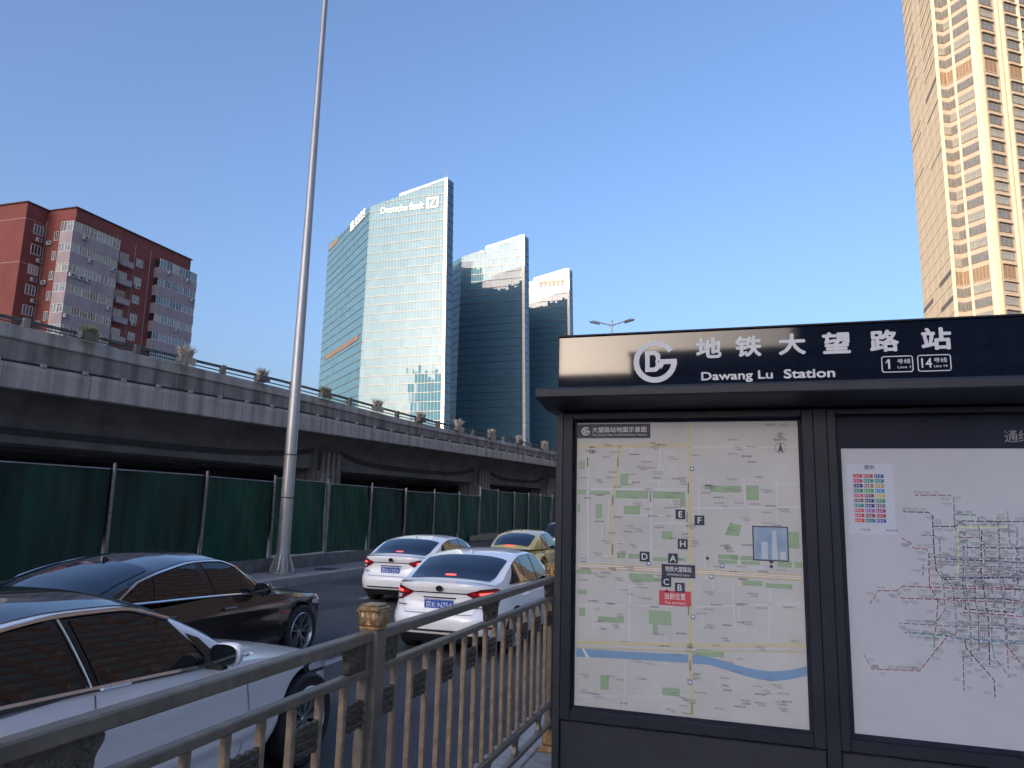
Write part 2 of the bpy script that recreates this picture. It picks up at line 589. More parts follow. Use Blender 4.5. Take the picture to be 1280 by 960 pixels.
# door frames of the cases
def case_frame(x0, x1, z0, z1, w, wt, wb):
    for a in ((x0, x0 + w, z0, z1), (x1 - w, x1, z0, z1), (x0 + w, x1 - w, z1 - wt, z1), (x0 + w, x1 - w, z0, z0 + wb)):
        K(MB().rbox(a[0], a[1], KY - 0.012, KY + 0.05, a[2], a[3], 0.004), 'case_frame', m_navy)
    K(MB().box(x0 + w, x1 - w, KY + 0.03, KY + 0.058, z0 + wb, z1 - wt), 'case_back', m_case)
case_frame(KX0 + 0.038, 0.323, 0.742, 2.418, 0.058, 0.04, 0.055)
case_frame(0.387, 1.708, 0.742, 2.418, 0.045, 0.03, 0.055)
case_frame(1.772, KX1 - 0.038, 0.742, 2.418, 0.045, 0.03, 0.055)

# ledge (a shallow projecting canopy) and fascia
led = MB()
led.prism([(KY - 0.26, 2.515), (KY - 0.26, 2.478), (KY - 0.245, 2.470), (KY - 0.02, 2.43), (KY + 0.36, 2.43), (KY + 0.36, 2.53), (KY - 0.235, 2.53)], 'x', -1.12, KX1 + 0.06)
K(led, 'ledge', m_trim)
fas = K(MB().rbox(KX0, KX1, KY + 0.004, KY + 0.30, 2.531, 2.87, 0.004), 'fascia', m_fascia)
K(MB().rbox(KX0 - 0.004, KX1 + 0.004, KY - 0.004, KY + 0.31, 2.871, 2.882, 0.003), 'fascia_cap', m_navy)

FY = KY + 0.0015   # lettering lies just proud of the fascia glass
def lay(mb, geo, cx, z, y, sx=1.0):
    vs, fs = geo
    mb.add([(cx + vx * sx, y, z + vy) for vx, vy in vs], fs)

def centre_text(mb, body, cx, cz, h, y, bold=0.0, w=None):
    vs, fs = text_geo(body, 1.0, 0.0)
    if not vs:
        return
    x0, x1 = min(v[0] for v in vs), max(v[0] for v in vs)
    z0, z1 = min(v[1] for v in vs), max(v[1] for v in vs)
    k = h / (z1 - z0)
    kx = (w / (x1 - x0)) if w else k
    # heavier weights: the outline laid a few times, each copy shifted a little and lifted by a hair
    sh = [(0, 0)] + ([(-1, 0), (1, 0), (0, -1), (0, 1), (-0.7, 0.7), (0.7, -0.7), (0.7, 0.7), (-0.7, -0.7)] if bold else [])
    kx *= 1 - (2 * bold * k / (w or 1e9))
    kz = k * (1 - 2 * bold)
    for q, (ox, oz) in enumerate(sh):
        mb.add([(cx + (vx - (x0 + x1) / 2) * kx + ox * bold * k, y - q * 0.00004, cz + (vy - (z0 + z1) / 2) * kz + oz * bold * k) for vx, vy in vs], fs)

def ring_pts(cx, cz, r, a0, a1, n=28):
    return [(cx + r * cos(lerp(a0, a1, i / n)), cz + r * sin(lerp(a0, a1, i / n))) for i in range(n + 1)]

def band2d(mb, outer, inner, y):
    n = len(outer)
    mb.add([(p[0], y, p[1]) for p in outer] + [(p[0], y, p[1]) for p in inner], [(i, i + 1, n + i + 1, n + i) for i in range(n - 1)])

def poly2d(mb, pts, y):
    mb.add([(p[0], y, p[1]) for p in pts], [tuple(range(len(pts)))])

def rect2d(mb, x0, x1, z0, z1, y):
    poly2d(mb, [(x0, z0), (x1, z0), (x1, z1), (x0, z1)], y)

def metro_emblem(mb, cx, cz, r, y):
    """open ring with a hooked bar and a letter D inside it"""
    a0, a1 = radians(33), radians(357)
    band2d(mb, ring_pts(cx, cz, r, a0, a1, 40), ring_pts(cx, cz, r * 0.74, a0, a1, 40), y)
    # bar of the G
    rect2d(mb, cx + 0.18 * r, cx + 0.995 * r, cz - 0.14 * r, cz + 0.10 * r, y - 0.0004)
    poly2d(mb, [(cx + 0.42 * r, cz - 0.14 * r), (cx + 0.18 * r, cz - 0.14 * r), (cx + 0.10 * r, cz - 0.30 * r), (cx + 0.30 * r, cz - 0.34 * r)], y - 0.0004)
    # the D
    o = [(-0.46, 0.52), (0.02, 0.52), (0.24, 0.34), (0.24, 0.12), (0.12, 0.0), (0.26, -0.16), (0.16, -0.40), (0.02, -0.48), (-0.46, -0.48)]
    i = [(-0.25, 0.32), (-0.06, 0.32), (0.04, 0.22), (0.04, 0.10), (0.0, 0.0), (0.04, -0.10), (0.02, -0.22), (-0.06, -0.28), (-0.25, -0.28)]
    o = [(cx + p[0] * r, cz + p[1] * r) for p in o]
    i = [(cx + p[0] * r, cz + p[1] * r) for p in i]
    band2d(mb, o + [o[0]], i + [i[0]], y - 0.0002)

def rounded_frame(mb, x0, x1, z0, z1, r, t, y):
    def rr(x0, x1, z0, z1, r):
        p = []
        for cx, cz, a in ((x1 - r, z1 - r, 0), (x0 + r, z1 - r, 90), (x0 + r, z0 + r, 180), (x1 - r, z0 + r, 270)):
            p += [(cx + r * cos(radians(a + 15 * k)), cz + r * sin(radians(a + 15 * k))) for k in range(7)]
        return p + [p[0]]
    band2d(mb, rr(x0, x1, z0, z1, r), rr(x0 + t, x1 - t, z0 + t, z1 - t, max(0.002, r - t)), y)

em = MB()
metro_emblem(em, -0.495, 2.705, 0.122, FY)
K(em, 'emblem', m_letter, fas)
for ch, cx, cz in zip('地铁大望路站', (-0.20, 0.01, 0.235, 0.455, 0.685, 0.925), (2.772, 2.772, 2.774, 2.772, 2.772, 2.772)):
    tb = MB()
    centre_text(tb, ch, cx, cz, 0.117, FY, 0.034, 0.138)
    K(tb, 'character', m_letter, fas)
tb = MB()
centre_text(tb, 'Dawang Lu', -0.055, 2.605, 0.062, FY, 0.026, 0.375)
centre_text(tb, 'Station', 0.315, 2.612, 0.050, FY, 0.030, 0.255)
K(tb, 'station_name', m_letter, fas)
for x0, x1, num, cn in ((0.665, 0.813, '1', '1'), (0.832, 0.985, '14', '14')):
    tb = MB()
    rounded_frame(tb, x0, x1, 2.603, 2.690, 0.014, 0.005, FY)
    if num == '1':
        rect2d(tb, x0 + 0.031, x0 + 0.0405, 2.6225, 2.6725, FY)
        poly2d(tb, [(x0 + 0.020, 2.6580), (x0 + 0.0315, 2.6725), (x0 + 0.0315, 2.6615), (x0 + 0.020, 2.6500)], FY - 0.0002)
    else:
        centre_text(tb, num, x0 + 0.042, 2.6475, 0.050, FY, 0.012, 0.048)
    centre_text(tb, '号线', x0 + 0.105, 2.6605, 0.024, FY, 0.012, 0.060)
    centre_text(tb, 'Line ' + num, x0 + 0.105, 2.630, 0.013, FY, 0.012, 0.060)
    K(tb, 'line_badge', m_letter, fas)

# ---------------------------------------------------------------- street map poster
PY = KY + 0.0285
PX0, PX1, PZ0, PZ1 = -0.947, 0.248, 0.814, 2.361
poster = K(MB().box(PX0, PX1, PY, PY + 0.0012, PZ0, PZ1), 'street_map_poster', m_paper, label='pale street map poster with lettered exits and a blue river')
def LAYER(n):
    return PY - 0.00035 * n
m_pale = mat('print_pale_grey', (0.49, 0.50, 0.51), 0.55)
m_yel = mat('print_yellow', (0.47, 0.42, 0.23), 0.55)
m_yel2 = mat('print_cream', (0.50, 0.47, 0.34), 0.55)
m_oran = mat('print_orange', (0.55, 0.33, 0.16), 0.55)
m_grn = mat('print_green', (0.25, 0.36, 0.23), 0.55)
m_blu = mat('print_river_blue', (0.16, 0.28, 0.44), 0.55)
m_ink = mat('print_grey_ink', (0.20, 0.20, 0.21), 0.55)
m_ink2 = mat('print_dark_ink', (0.05, 0.05, 0.06), 0.55)
m_nav = mat('print_navy', (0.018, 0.024, 0.05), 0.5)
m_red = mat('print_red', (0.50, 0.05, 0.07), 0.5)
m_wht = mat('print_white', (0.56, 0.57, 0.59), 0.5)

def strip2d(mb, pts, w, y):
    pts = [Vector(p) for p in pts]
    L, R = [], []
    for i, p in enumerate(pts):
        d = (pts[min(i + 1, len(pts) - 1)] - pts[max(i - 1, 0)]).normalized()
        n = Vector((-d.y, d.x)) * w / 2
        L.append(p + n)
        R.append(p - n)
    band2d(mb, L, R, y)
GREENS = [(-0.945, -0.893, 1.952, 1.983), (-0.872, -0.757, 1.953, 1.974), (-0.726, -0.542, 1.936, 1.978), (-0.515, -0.341, 1.938, 1.976), (-0.369, -0.338, 1.894, 1.941), (-0.696, -0.653, 2.006, 2.073), (-0.836, -0.8, 1.822, 1.901), (-0.676, -0.587, 1.849, 1.895), (-0.468, -0.411, 1.719, 1.761), (-0.207, -0.049, 1.978, 2.013), (-0.021, 0.042, 1.939, 2.016), (0.183, 0.235, 1.694, 1.78), (-0.715, -0.67, 1.607, 1.636), (-0.65, -0.588, 1.608, 1.634), (-0.517, -0.436, 1.6, 1.621), (-0.383, -0.341, 1.606, 1.623), (-0.174, -0.071, 1.625, 1.65), (-0.057, 0.004, 1.625, 1.648), (-0.174, -0.077, 1.604, 1.622), (-0.057, 0.038, 1.603, 1.621), (0.126, 0.194, 1.598, 1.626), (0.209, 0.246, 1.597, 1.628), (-0.935, -0.9, 2.097, 2.143), (-0.943, -0.925, 1.853, 1.898), (-0.943, -0.859, 1.514, 1.538), (-0.648, -0.515, 1.502, 1.528), (-0.642, -0.469, 1.488, 1.512), (-0.054, 0.047, 1.497, 1.522), (0.062, 0.193, 1.49, 1.513), (-0.541, -0.422, 1.268, 1.34), (-0.521, -0.494, 1.213, 1.272), (-0.82, -0.677, 1.261, 1.29), (-0.804, -0.758, 0.909, 0.984), (-0.472, -0.382, 0.911, 0.951), (-0.925, -0.892, 1.284, 1.329), (-0.296, -0.155, 1.124, 1.158), (-0.936, -0.885, 1.401, 1.427)]
PARK = [(-0.121, 1.789), (-0.103, 1.826), (-0.09, 1.811), (-0.047, 1.807), (-0.064, 1.749), (-0.138, 1.752)]
RIVER_T = [(-0.939, 1.111), (-0.677, 1.115), (-0.34, 1.126), (-0.231, 1.124), (-0.146, 1.106), (-0.072, 1.089), (0.011, 1.078), (0.083, 1.077), (0.164, 1.091), (0.249, 1.117)]
RIVER_B = [(-0.939, 1.067), (-0.677, 1.077), (-0.34, 1.083), (-0.232, 1.084), (-0.147, 1.066), (-0.073, 1.048), (0.009, 1.034), (0.081, 1.03), (0.163, 1.045), (0.247, 1.071)]
BRIDGE = [(-0.906, 1.117), (-0.87, 1.064)]
ROADS_Y = [[(-0.313, 2.352), (-0.32, 1.593), (-0.326, 1.089), (-0.32, 0.821)], [(-0.946, 2.229), (-0.322, 2.231)], [(-0.699, 2.229), (-0.73, 1.992), (-0.745, 1.858), (-0.74, 1.584)], [(-0.94, 1.145), (-0.317, 1.174), (0.248, 1.219)]]
AVENUE = [(-0.938, 1.559), (-0.331, 1.555), (0.243, 1.55)]
ROADS_W = [[(-0.943, 1.983), (-0.325, 1.992)], [(-0.526, 1.989), (-0.528, 1.583)], [(-0.305, 1.89), (0.245, 1.908)], [(-0.3, 2.222), (0.242, 2.222)], [(-0.031, 2.056), (-0.03, 1.897)], [(-0.474, 2.217), (-0.482, 1.995)], [(-0.327, 1.809), (-0.532, 1.803)], [(-0.938, 1.344), (-0.336, 1.37)], [(-0.642, 1.486), (-0.648, 1.184)], [(-0.292, 1.372), (0.247, 1.422)], [(0.085, 1.492), (0.072, 1.237)], [(0.115, 2.026), (0.239, 2.027)], [(-0.883, 2.223), (-0.88, 1.578)], [(-0.933, 0.862), (-0.343, 0.918)], [(-0.665, 1.072), (-0.677, 0.822)]]
EXITS = [('E', -0.393, -0.341, 1.828, 1.881), ('F', -0.293, -0.24, 1.799, 1.852), ('H', -0.382, -0.331, 1.67, 1.724), ('D', -0.588, -0.536, 1.594, 1.649), ('A', -0.435, -0.384, 1.592, 1.645), ('C', -0.472, -0.421, 1.466, 1.52), ('B', -0.401, -0.349, 1.44, 1.493)]
BOX_STATION = (-0.471, -0.293, 1.518, 1.587)
BOX_HERE = (-0.485, -0.317, 1.371, 1.448)
TRI_HERE = [(-0.456, 1.438), (-0.445, 1.458), (-0.434, 1.439)]
BOX_TITLE = (-0.949, -0.527, 2.273, 2.355)
NORTH = (0.159, 2.286), (0.158, 2.261), (0.159, 2.217)
INSET = (0.004, 0.182, 1.626, 1.805), (0.094, 1.599), (-0.228, 1.627)
BUS = [(-0.302, 2.102), (-0.901, 1.588), (-0.539, 1.585), (-0.154, 1.592), (-0.209, 1.532), (-0.309, 1.32), (-0.329, 0.987), (-0.151, 1.594), (-0.209, 1.53)]
LABELS = [(-0.854, 2.223), (-0.502, 2.223), (-0.614, 2.181), (-0.409, 2.167), (-0.837, 2.198), (-0.773, 2.166), (-0.575, 2.111), (-0.519, 2.105), (-0.486, 2.084), (-0.383, 2.046), (-0.487, 2.05), (-0.733, 2.081), (-0.603, 2.025), (-0.899, 2.048), (-0.744, 2.05), (-0.537, 1.989), (-0.224, 2.01), (-0.104, 1.996), (0.084, 1.994), (-0.225, 1.973), (-0.158, 1.92), (-0.054, 1.923), (0.032, 1.919), (-0.127, 1.903), (0.081, 1.876), (-0.026, 1.844), (-0.099, 1.79), (0.133, 1.81), (-0.598, 1.911), (-0.543, 1.879), (-0.423, 1.888), (-0.51, 1.842), (-0.704, 1.831), (-0.637, 1.784), (-0.593, 1.769), (-0.648, 1.753), (-0.771, 1.697), (-0.62, 1.681), (-0.339, 1.75), (-0.298, 1.688), (-0.132, 1.695), (-0.02, 1.704), (0.198, 1.709), (-0.881, 1.933), (0.115, 2.34), (0.186, 2.339), (-0.889, 1.545), (-0.737, 1.552), (-0.18, 1.587), (0.145, 1.581), (-0.094, 1.564), (-0.044, 1.53), (-0.39, 1.97), (-0.886, 1.542), (-0.736, 1.549), (-0.897, 1.48), (-0.701, 1.5), (-0.596, 1.483), (-0.567, 1.456), (-0.665, 1.439), (-0.636, 1.416), (-0.55, 1.399), (-0.842, 1.369), (-0.747, 1.361), (-0.818, 1.326), (-0.806, 1.262), (-0.718, 1.247), (-0.782, 1.224), (-0.505, 1.359), (-0.381, 1.372), (-0.22, 1.453), (-0.183, 1.388), (-0.221, 1.364), (-0.26, 1.34), (-0.049, 1.401), (-0.217, 1.282), (-0.143, 1.223), (-0.483, 1.218), (-0.671, 1.165), (-0.455, 1.16), (-0.187, 1.184), (0.2, 1.234), (0.03, 1.192), (-0.045, 1.528), (-0.529, 1.062), (-0.287, 1.034), (-0.148, 1.025), (0.054, 0.982), (-0.671, 0.849), (-0.425, 0.844), (-0.36, 0.869), (-0.344, 0.832), (-0.177, 0.872), (-0.321, 0.899), (-0.408, 0.928)]
VLABELS = [(-0.885, 2.143), (-0.71, 2.144), (-0.738, 1.93), (-0.74, 1.66), (-0.529, 1.951), (-0.323, 2.003), (-0.331, 1.847), (-0.331, 1.359), (-0.327, 1.079), (-0.32, 0.863)]
CHIPS0 = (0.502, 2.082), (0.652, 1.832)
LEG = (0.477, 0.692, 1.781, 2.134)
LINES = {'plum': [[(0.785, 1.979), (0.944, 1.982), (0.957, 1.964), (0.95, 1.832), (0.97, 1.778), (1.056, 1.78), (1.075, 1.756), (1.071, 1.662), (1.022, 1.583), (1.015, 1.485), (1.023, 1.411), (1.016, 1.255), (0.948, 1.242), (0.94, 1.063)]], 'navy': [[(0.727, 1.896), (0.841, 1.896), (0.858, 1.879), (0.854, 1.714), (0.858, 1.617), (0.882, 1.579), (0.925, 1.575)], [(0.862, 1.828), (0.954, 1.83), (0.985, 1.858), (1.178, 1.86), (1.292, 1.864)], [(0.975, 1.73), (1.282, 1.738)], [(0.96, 1.296), (0.962, 1.26), (1.068, 1.124), (1.067, 1.048)], [(0.966, 1.44), (1.174, 1.437)]], 'slate': [[(0.802, 1.783), (0.863, 1.783), (0.881, 1.759), (0.879, 1.601), (0.925, 1.536), (0.929, 1.405), (0.925, 1.321), (0.863, 1.308)], [(0.828, 1.678), (1.278, 1.687)], [(0.798, 1.588), (0.801, 1.637), (0.826, 1.644), (1.275, 1.646)], [(0.679, 1.355), (0.96, 1.356), (1.289, 1.366)], [(1.138, 1.882), (1.134, 1.734), (1.137, 1.622), (1.141, 1.548), (1.129, 1.282)], [(1.182, 1.909), (1.18, 1.762), (1.213, 1.72), (1.215, 1.626), (1.185, 1.532), (1.174, 1.439)], [(0.832, 1.356), (0.884, 1.43), (0.886, 1.534), (0.881, 1.581)]], 'green': [[(0.958, 1.888), (1.042, 1.888), (1.057, 1.871), (1.055, 1.781), (1.076, 1.732)], [(0.716, 1.316), (0.889, 1.312)], [(0.829, 1.314), (0.825, 1.226)]], 'teal': [[(0.699, 1.312), (0.889, 1.309), (0.973, 1.302), (1.285, 1.312)], [(1.001, 1.772), (0.994, 1.667), (1.022, 1.617), (1.021, 1.556), (1.075, 1.563), (1.104, 1.499), (1.083, 1.433), (1.072, 1.305), (1.075, 1.232), (1.134, 1.139)]], 'yel': [[(0.969, 1.829), (1.184, 1.835)], [(0.965, 1.824), (0.959, 1.666), (0.941, 1.578)]], 'red': [[(0.553, 1.44), (0.579, 1.478), (0.591, 1.504), (0.674, 1.509), (0.707, 1.533), (0.972, 1.536), (1.304, 1.547)], [(0.682, 1.494), (0.699, 1.475), (0.968, 1.48), (1.299, 1.483)], [(0.514, 1.192), (0.547, 1.129), (0.754, 1.137), (0.882, 1.302)], [(0.715, 1.764), (0.751, 1.746), (0.766, 1.718), (0.822, 1.716), (0.83, 1.687), (0.823, 1.537), (0.857, 1.475), (0.833, 1.305)], [(1.131, 1.282), (1.195, 1.193), (1.242, 1.175)]], 'blue': [[(0.882, 1.584), (0.973, 1.588), (1.166, 1.598), (1.18, 1.578), (1.229, 1.627)], [(0.889, 1.572), (0.967, 1.58), (0.974, 1.44)], [(0.967, 1.58), (1.178, 1.598), (1.206, 1.588)]]}
def PP(mb, name, m, parent=None):
    K(mb, name, m, parent or poster)

mb = MB()
for r in ROADS_W:
    strip2d(mb, r, 0.008, LAYER(1))
rs_ = random.Random(8)
for k in range(34):
    x, z = rs_.uniform(PX0 + 0.08, PX1 - 0.08), rs_.uniform(PZ0 + 0.1, PZ1 - 0.1)
    L = rs_.uniform(0.06, 0.22)
    if k % 2:
        strip2d(mb, [(max(PX0 + .01, x - L / 2), z), (min(PX1 - .01, x + L / 2), z + rs_.uniform(-.006, .006))], 0.006, LAYER(1.0 + 0.02 * k))
    else:
        strip2d(mb, [(x, max(PZ0 + .01, z - L / 2)), (x + rs_.uniform(-.006, .006), min(PZ1 - .08, z + L / 2))], 0.006, LAYER(1.0 + 0.02 * k))
PP(mb, 'side_streets', m_pale)
for i_, g in enumerate(GREENS):
    mb = MB()
    rect2d(mb, *g, LAYER(2 + 0.018 * i_))
    PP(mb, 'park', m_grn)
mb = MB()
poly2d(mb, PARK, LAYER(2))
PP(mb, 'park', m_grn)
mb = MB()
band2d(mb, RIVER_T, RIVER_B, LAYER(2))
PP(mb, 'river', m_blu)
mb = MB()
for r in ROADS_Y:
    strip2d(mb, r, 0.020, LAYER(3))
PP(mb, 'main_roads', m_yel2)
mb = MB()
for r in ROADS_Y:
    for off in (-0.005, 0.005):
        strip2d(mb, [(p[0] + (off if abs(r[0][0] - r[-1][0]) < 0.2 else 0), p[1] + (0 if abs(r[0][0] - r[-1][0]) < 0.2 else off)) for p in r], 0.004, LAYER(4))
strip2d(mb, [(p[0], p[1] + 0.010) for p in AVENUE], 0.007, LAYER(5))
strip2d(mb, [(p[0], p[1] - 0.012) for p in AVENUE], 0.007, LAYER(5))
strip2d(mb, [(p[0], p[1] - 0.03) for p in ROADS_Y[3]], 0.005, LAYER(5))
PP(mb, 'road_centre_lines', m_yel)
mb = MB()
strip2d(mb, AVENUE, 0.018, LAYER(4))
strip2d(mb, BRIDGE, 0.012, LAYER(4))
PP(mb, 'avenue', m_wht)
mb = MB()
strip2d(mb, [(p[0], p[1] - 0.001) for p in AVENUE], 0.004, LAYER(6))
PP(mb, 'avenue_line', m_oran)

def scribble(mb, x, z, n, h, y, vertical=False, rnd=random.Random(5)):
    """a row of tiny unreadable ink marks, as small print looks from here"""
    w = h * 0.8
    for k in range(n):
        o = (k - n / 2) * h * 1.12
        cx, cz = (x, z + o) if vertical else (x + o, z)
        for q in range(3):
            dz = (q - 1) * h * 0.34
            ww = w * rnd.uniform(0.5, 1.0)
            rect2d(mb, cx - ww / 2, cx + ww / 2, cz + dz - h * 0.09, cz + dz + h * 0.09, y)
        dx = rnd.uniform(-0.2, 0.2) * w
        rect2d(mb, cx + dx - h * 0.07, cx + dx + h * 0.07, cz - h * 0.45, cz + h * 0.45, y)
mb, mb2 = MB(), MB()
rn = random.Random(4)
xr_ = random.Random(77)
EXTRA = [(xr_.uniform(PX0 + 0.05, PX1 - 0.06), xr_.uniform(PZ0 + 0.04, PZ1 - 0.10)) for _ in range(110)]
for i, (x, z) in enumerate(LABELS + EXTRA):
    dark = rn.random() < 0.25
    scribble(mb2 if dark else mb, x, z, rn.choice((4, 5, 6)), 0.0085, LAYER(7))
    if not dark and rn.random() < 0.4:
        scribble(mb, x + 0.01, z - 0.012, rn.choice((3, 4, 5)), 0.0085, LAYER(7))
for x, z in VLABELS:
    scribble(mb2, x, z, 5, 0.010, LAYER(7), True)
PP(mb, 'small_print', m_ink)
PP(mb2, 'road_names', m_ink2)

mb, mt = MB(), MB()
for n, x0, x1, z0, z1 in EXITS:
    s = max(x1 - x0, z1 - z0) / 2 * 0.98
    cx, cz = (x0 + x1) / 2, (z0 + z1) / 2
    eb = MB()
    rect2d(eb, cx - s, cx + s, cz - s, cz + s, LAYER(8.4))
    PP(eb, 'exit_box', m_nav)
    centre_text(mt, n, cx, cz, s * 1.25, LAYER(9), 0.012)
rect2d(mb, *BOX_STATION, LAYER(8))
x0, x1, z0, z1 = BOX_STATION
centre_text(mt, '地铁大望路站', (x0 + x1) / 2, z0 + (z1 - z0) * 0.64, (z1 - z0) * 0.42, LAYER(9), 0.010, (x1 - x0) * 0.78)
centre_text(mt, 'DAWANGLU Station', (x0 + x1) / 2, z0 + (z1 - z0) * 0.22, (z1 - z0) * 0.17, LAYER(9), 0.0, (x1 - x0) * 0.68)
PP(mb, 'station_flag', m_nav)
mb = MB()
rect2d(mb, *BOX_TITLE, LAYER(8))
x0, x1, z0, z1 = BOX_TITLE
metro_emblem(mt, x0 + 0.052, (z0 + z1) / 2, 0.024, LAYER(9))
centre_text(mt, '大望路站地面示意图', x0 + 0.245, z0 + (z1 - z0) * 0.60, 0.032, LAYER(9), 0.012, 0.31)
centre_text(mt, 'The Sketch Map of DAWANGLU Station', x0 + 0.245, z0 + (z1 - z0) * 0.22, 0.011, LAYER(9), 0.0, 0.31)
PP(mb, 'title_box', m_nav)
PP(mt, 'white_lettering', m_wht)
mb, mt = MB(), MB()
rect2d(mb, *BOX_HERE, LAYER(8))
poly2d(mb, TRI_HERE, LAYER(8))
x0, x1, z0, z1 = BOX_HERE
centre_text(mt, '当前位置', (x0 + x1) / 2, z0 + (z1 - z0) * 0.63, (z1 - z0) * 0.44, LAYER(9), 0.008, (x1 - x0) * 0.66)
centre_text(mt, 'You are here', (x0 + x1) / 2, z0 + (z1 - z0) * 0.20, (z1 - z0) * 0.20, LAYER(9), 0.0, (x1 - x0) * 0.66)
PP(mb, 'location_flag', m_red)
PP(mt, 'flag_lettering', m_wht)
mb = MB()
centre_text(mb, '北', NORTH[0][0], NORTH[0][1], 0.030, LAYER(7), 0.010)
centre_text(mb, 'NORTH', NORTH[1][0], NORTH[1][1], 0.012, LAYER(7), 0.008, 0.062)
nx, nz = NORTH[2]
poly2d(mb, [(nx, nz + 0.030), (nx - 0.014, nz - 0.026), (nx, nz - 0.014), (nx + 0.014, nz - 0.026)], LAYER(7))
band2d(mb, ring_pts(nx, nz, 0.028, 0, 2 * pi, 24), ring_pts(nx, nz, 0.026, 0, 2 * pi, 24), LAYER(7))
for x, z in INSET[1:]:
    poly2d(mb, ring_pts(x, z, 0.009, 0, 2 * pi, 14)[:-1], LAYER(7))
x0, x1, z0, z1 = INSET[0]
ix, iz = INSET[1]
poly2d(mb, [(ix - 0.014, z0 + 0.001), (ix + 0.014, z0 + 0.001), (ix, z0 - 0.016)], LAYER(7))
rect2d(mb, x0, x1, z0, z1, LAYER(7))
PP(mb, 'north_arrow', m_ink2)
m_ph = mat('print_photo_sky', (0.13, 0.22, 0.36), 0.5, col2=(0.30, 0.38, 0.46), vscale=5)
mb = MB()
rect2d(mb, x0 + 0.006, x1 - 0.006, z0 + 0.006, z1 - 0.006, LAYER(8))
PP(mb, 'inset_photo', m_ph)
mb = MB()
w, h = x1 - x0, z1 - z0
poly2d(mb, [(x0 + w * .52, z0 + .01), (x0 + w * .70, z0 + .01), (x0 + w * .66, z0 + h * .90), (x0 + w * .56, z0 + h * .86)], LAYER(9))
rect2d(mb, x0 + w * .24, x0 + w * .42, z0 + .01, z0 + h * .55, LAYER(9))
rect2d(mb, x0 + w * .76, x0 + w * .92, z0 + .01, z0 + h * .28, LAYER(9))
PP(mb, 'inset_towers', mat('print_photo_grey', (0.40, 0.45, 0.50), 0.5))
mb = MB()
BUS = BUS[:7]
for x, z in BUS:
    rect2d(mb, x - 0.011, x + 0.011, z - 0.011, z + 0.011, LAYER(8))
PP(mb, 'bus_symbols', mat('print_bus_blue', (0.10, 0.18, 0.34), 0.5))
mb = MB()
for x, z in BUS:
    rect2d(mb, x - 0.007, x + 0.007, z - 0.005, z + 0.007, LAYER(9))
PP(mb, 'bus_symbol_windows', m_wht)

# ---------------------------------------------------------------- metro network poster
QX0, QX1, QZ0, QZ1 = 0.455, 1.64, 0.822, 2.213
metro = K(MB().box(QX0, QX1, PY, PY + 0.0012, QZ0, QZ1), 'metro_map_poster', m_paper2, label='pale blue metro network poster with a coloured legend')
for k in range(7):
    zz_ = 1.30 + 0.062 * k
    LINES[('teal', 'slate', 'red', 'navy', 'plum', 'slate', 'blue')[k]].append([(0.90 + 0.03 * (k % 3), zz_), (1.12, zz_ + 0.012 * (k % 2)), (1.34, zz_ - 0.01), (1.56, zz_ + 0.01)])
    xx_ = 0.98 + 0.075 * k
    LINES[('green', 'navy', 'slate', 'teal', 'red', 'plum', 'slate')[k]].append([(xx_, 1.20 - 0.01 * k), (xx_ + 0.01, 1.40), (xx_ - 0.006, 1.62), (xx_ + 0.012, 1.80 + 0.012 * (k % 4))])
inks = {'plum': (0.16, 0.07, 0.15), 'navy': (0.02, 0.025, 0.07), 'slate': (0.14, 0.15, 0.20), 'green': (0.06, 0.22, 0.16), 'teal': (0.08, 0.20, 0.30),
        'yel': (0.50, 0.50, 0.22), 'red': (0.22, 0.05, 0.08), 'blue': (0.03, 0.05, 0.16)}
rn = random.Random(11)
dots, prn = MB(), MB()
for name, lines in LINES.items():
    mb = MB()
    for ln in lines:
        ln = [(min(p[0], QX1 - 0.02), p[1]) for p in ln]
        strip2d(mb, ln, 0.0046, LAYER(2))
        for a, b in zip(ln, ln[1:]):
            L = sqrt((a[0] - b[0]) ** 2 + (a[1] - b[1]) ** 2)
            n = max(1, int(L / 0.034))
            for k in range(n):
                t = (k + 0.5) / n
                x, z = lerp(a[0], b[0], t), lerp(a[1], b[1], t)
                poly2d(dots, ring_pts(x, z, 0.0028, 0, 2 * pi, 8)[:-1], LAYER(3))
                steep = abs(a[0] - b[0]) < abs(a[1] - b[1])
                sx, sz = (0.026 * rn.choice((-1, 1)), 0) if steep else (0, 0.016 * rn.choice((-1, 1)))
                scribble(prn, x + sx, z + sz, rn.choice((3, 4, 5)), 0.0075, LAYER(4), rnd=rn)
                scribble(prn, x + sx, z + sz - 0.0085, rn.choice((4, 5, 6)), 0.0045, LAYER(4), rnd=rn)
    PP(mb, 'metro_line', mat('print_line_' + name, [c_ * 1.25 + 0.01 for c_ in inks[name]], 0.5), metro)
for g_, nm_, m_ in ((dots, 'stations', m_wht), (prn, 'station_print', m_ink)):
    K(g_, nm_, m_, metro)['kind'] = 'stuff'
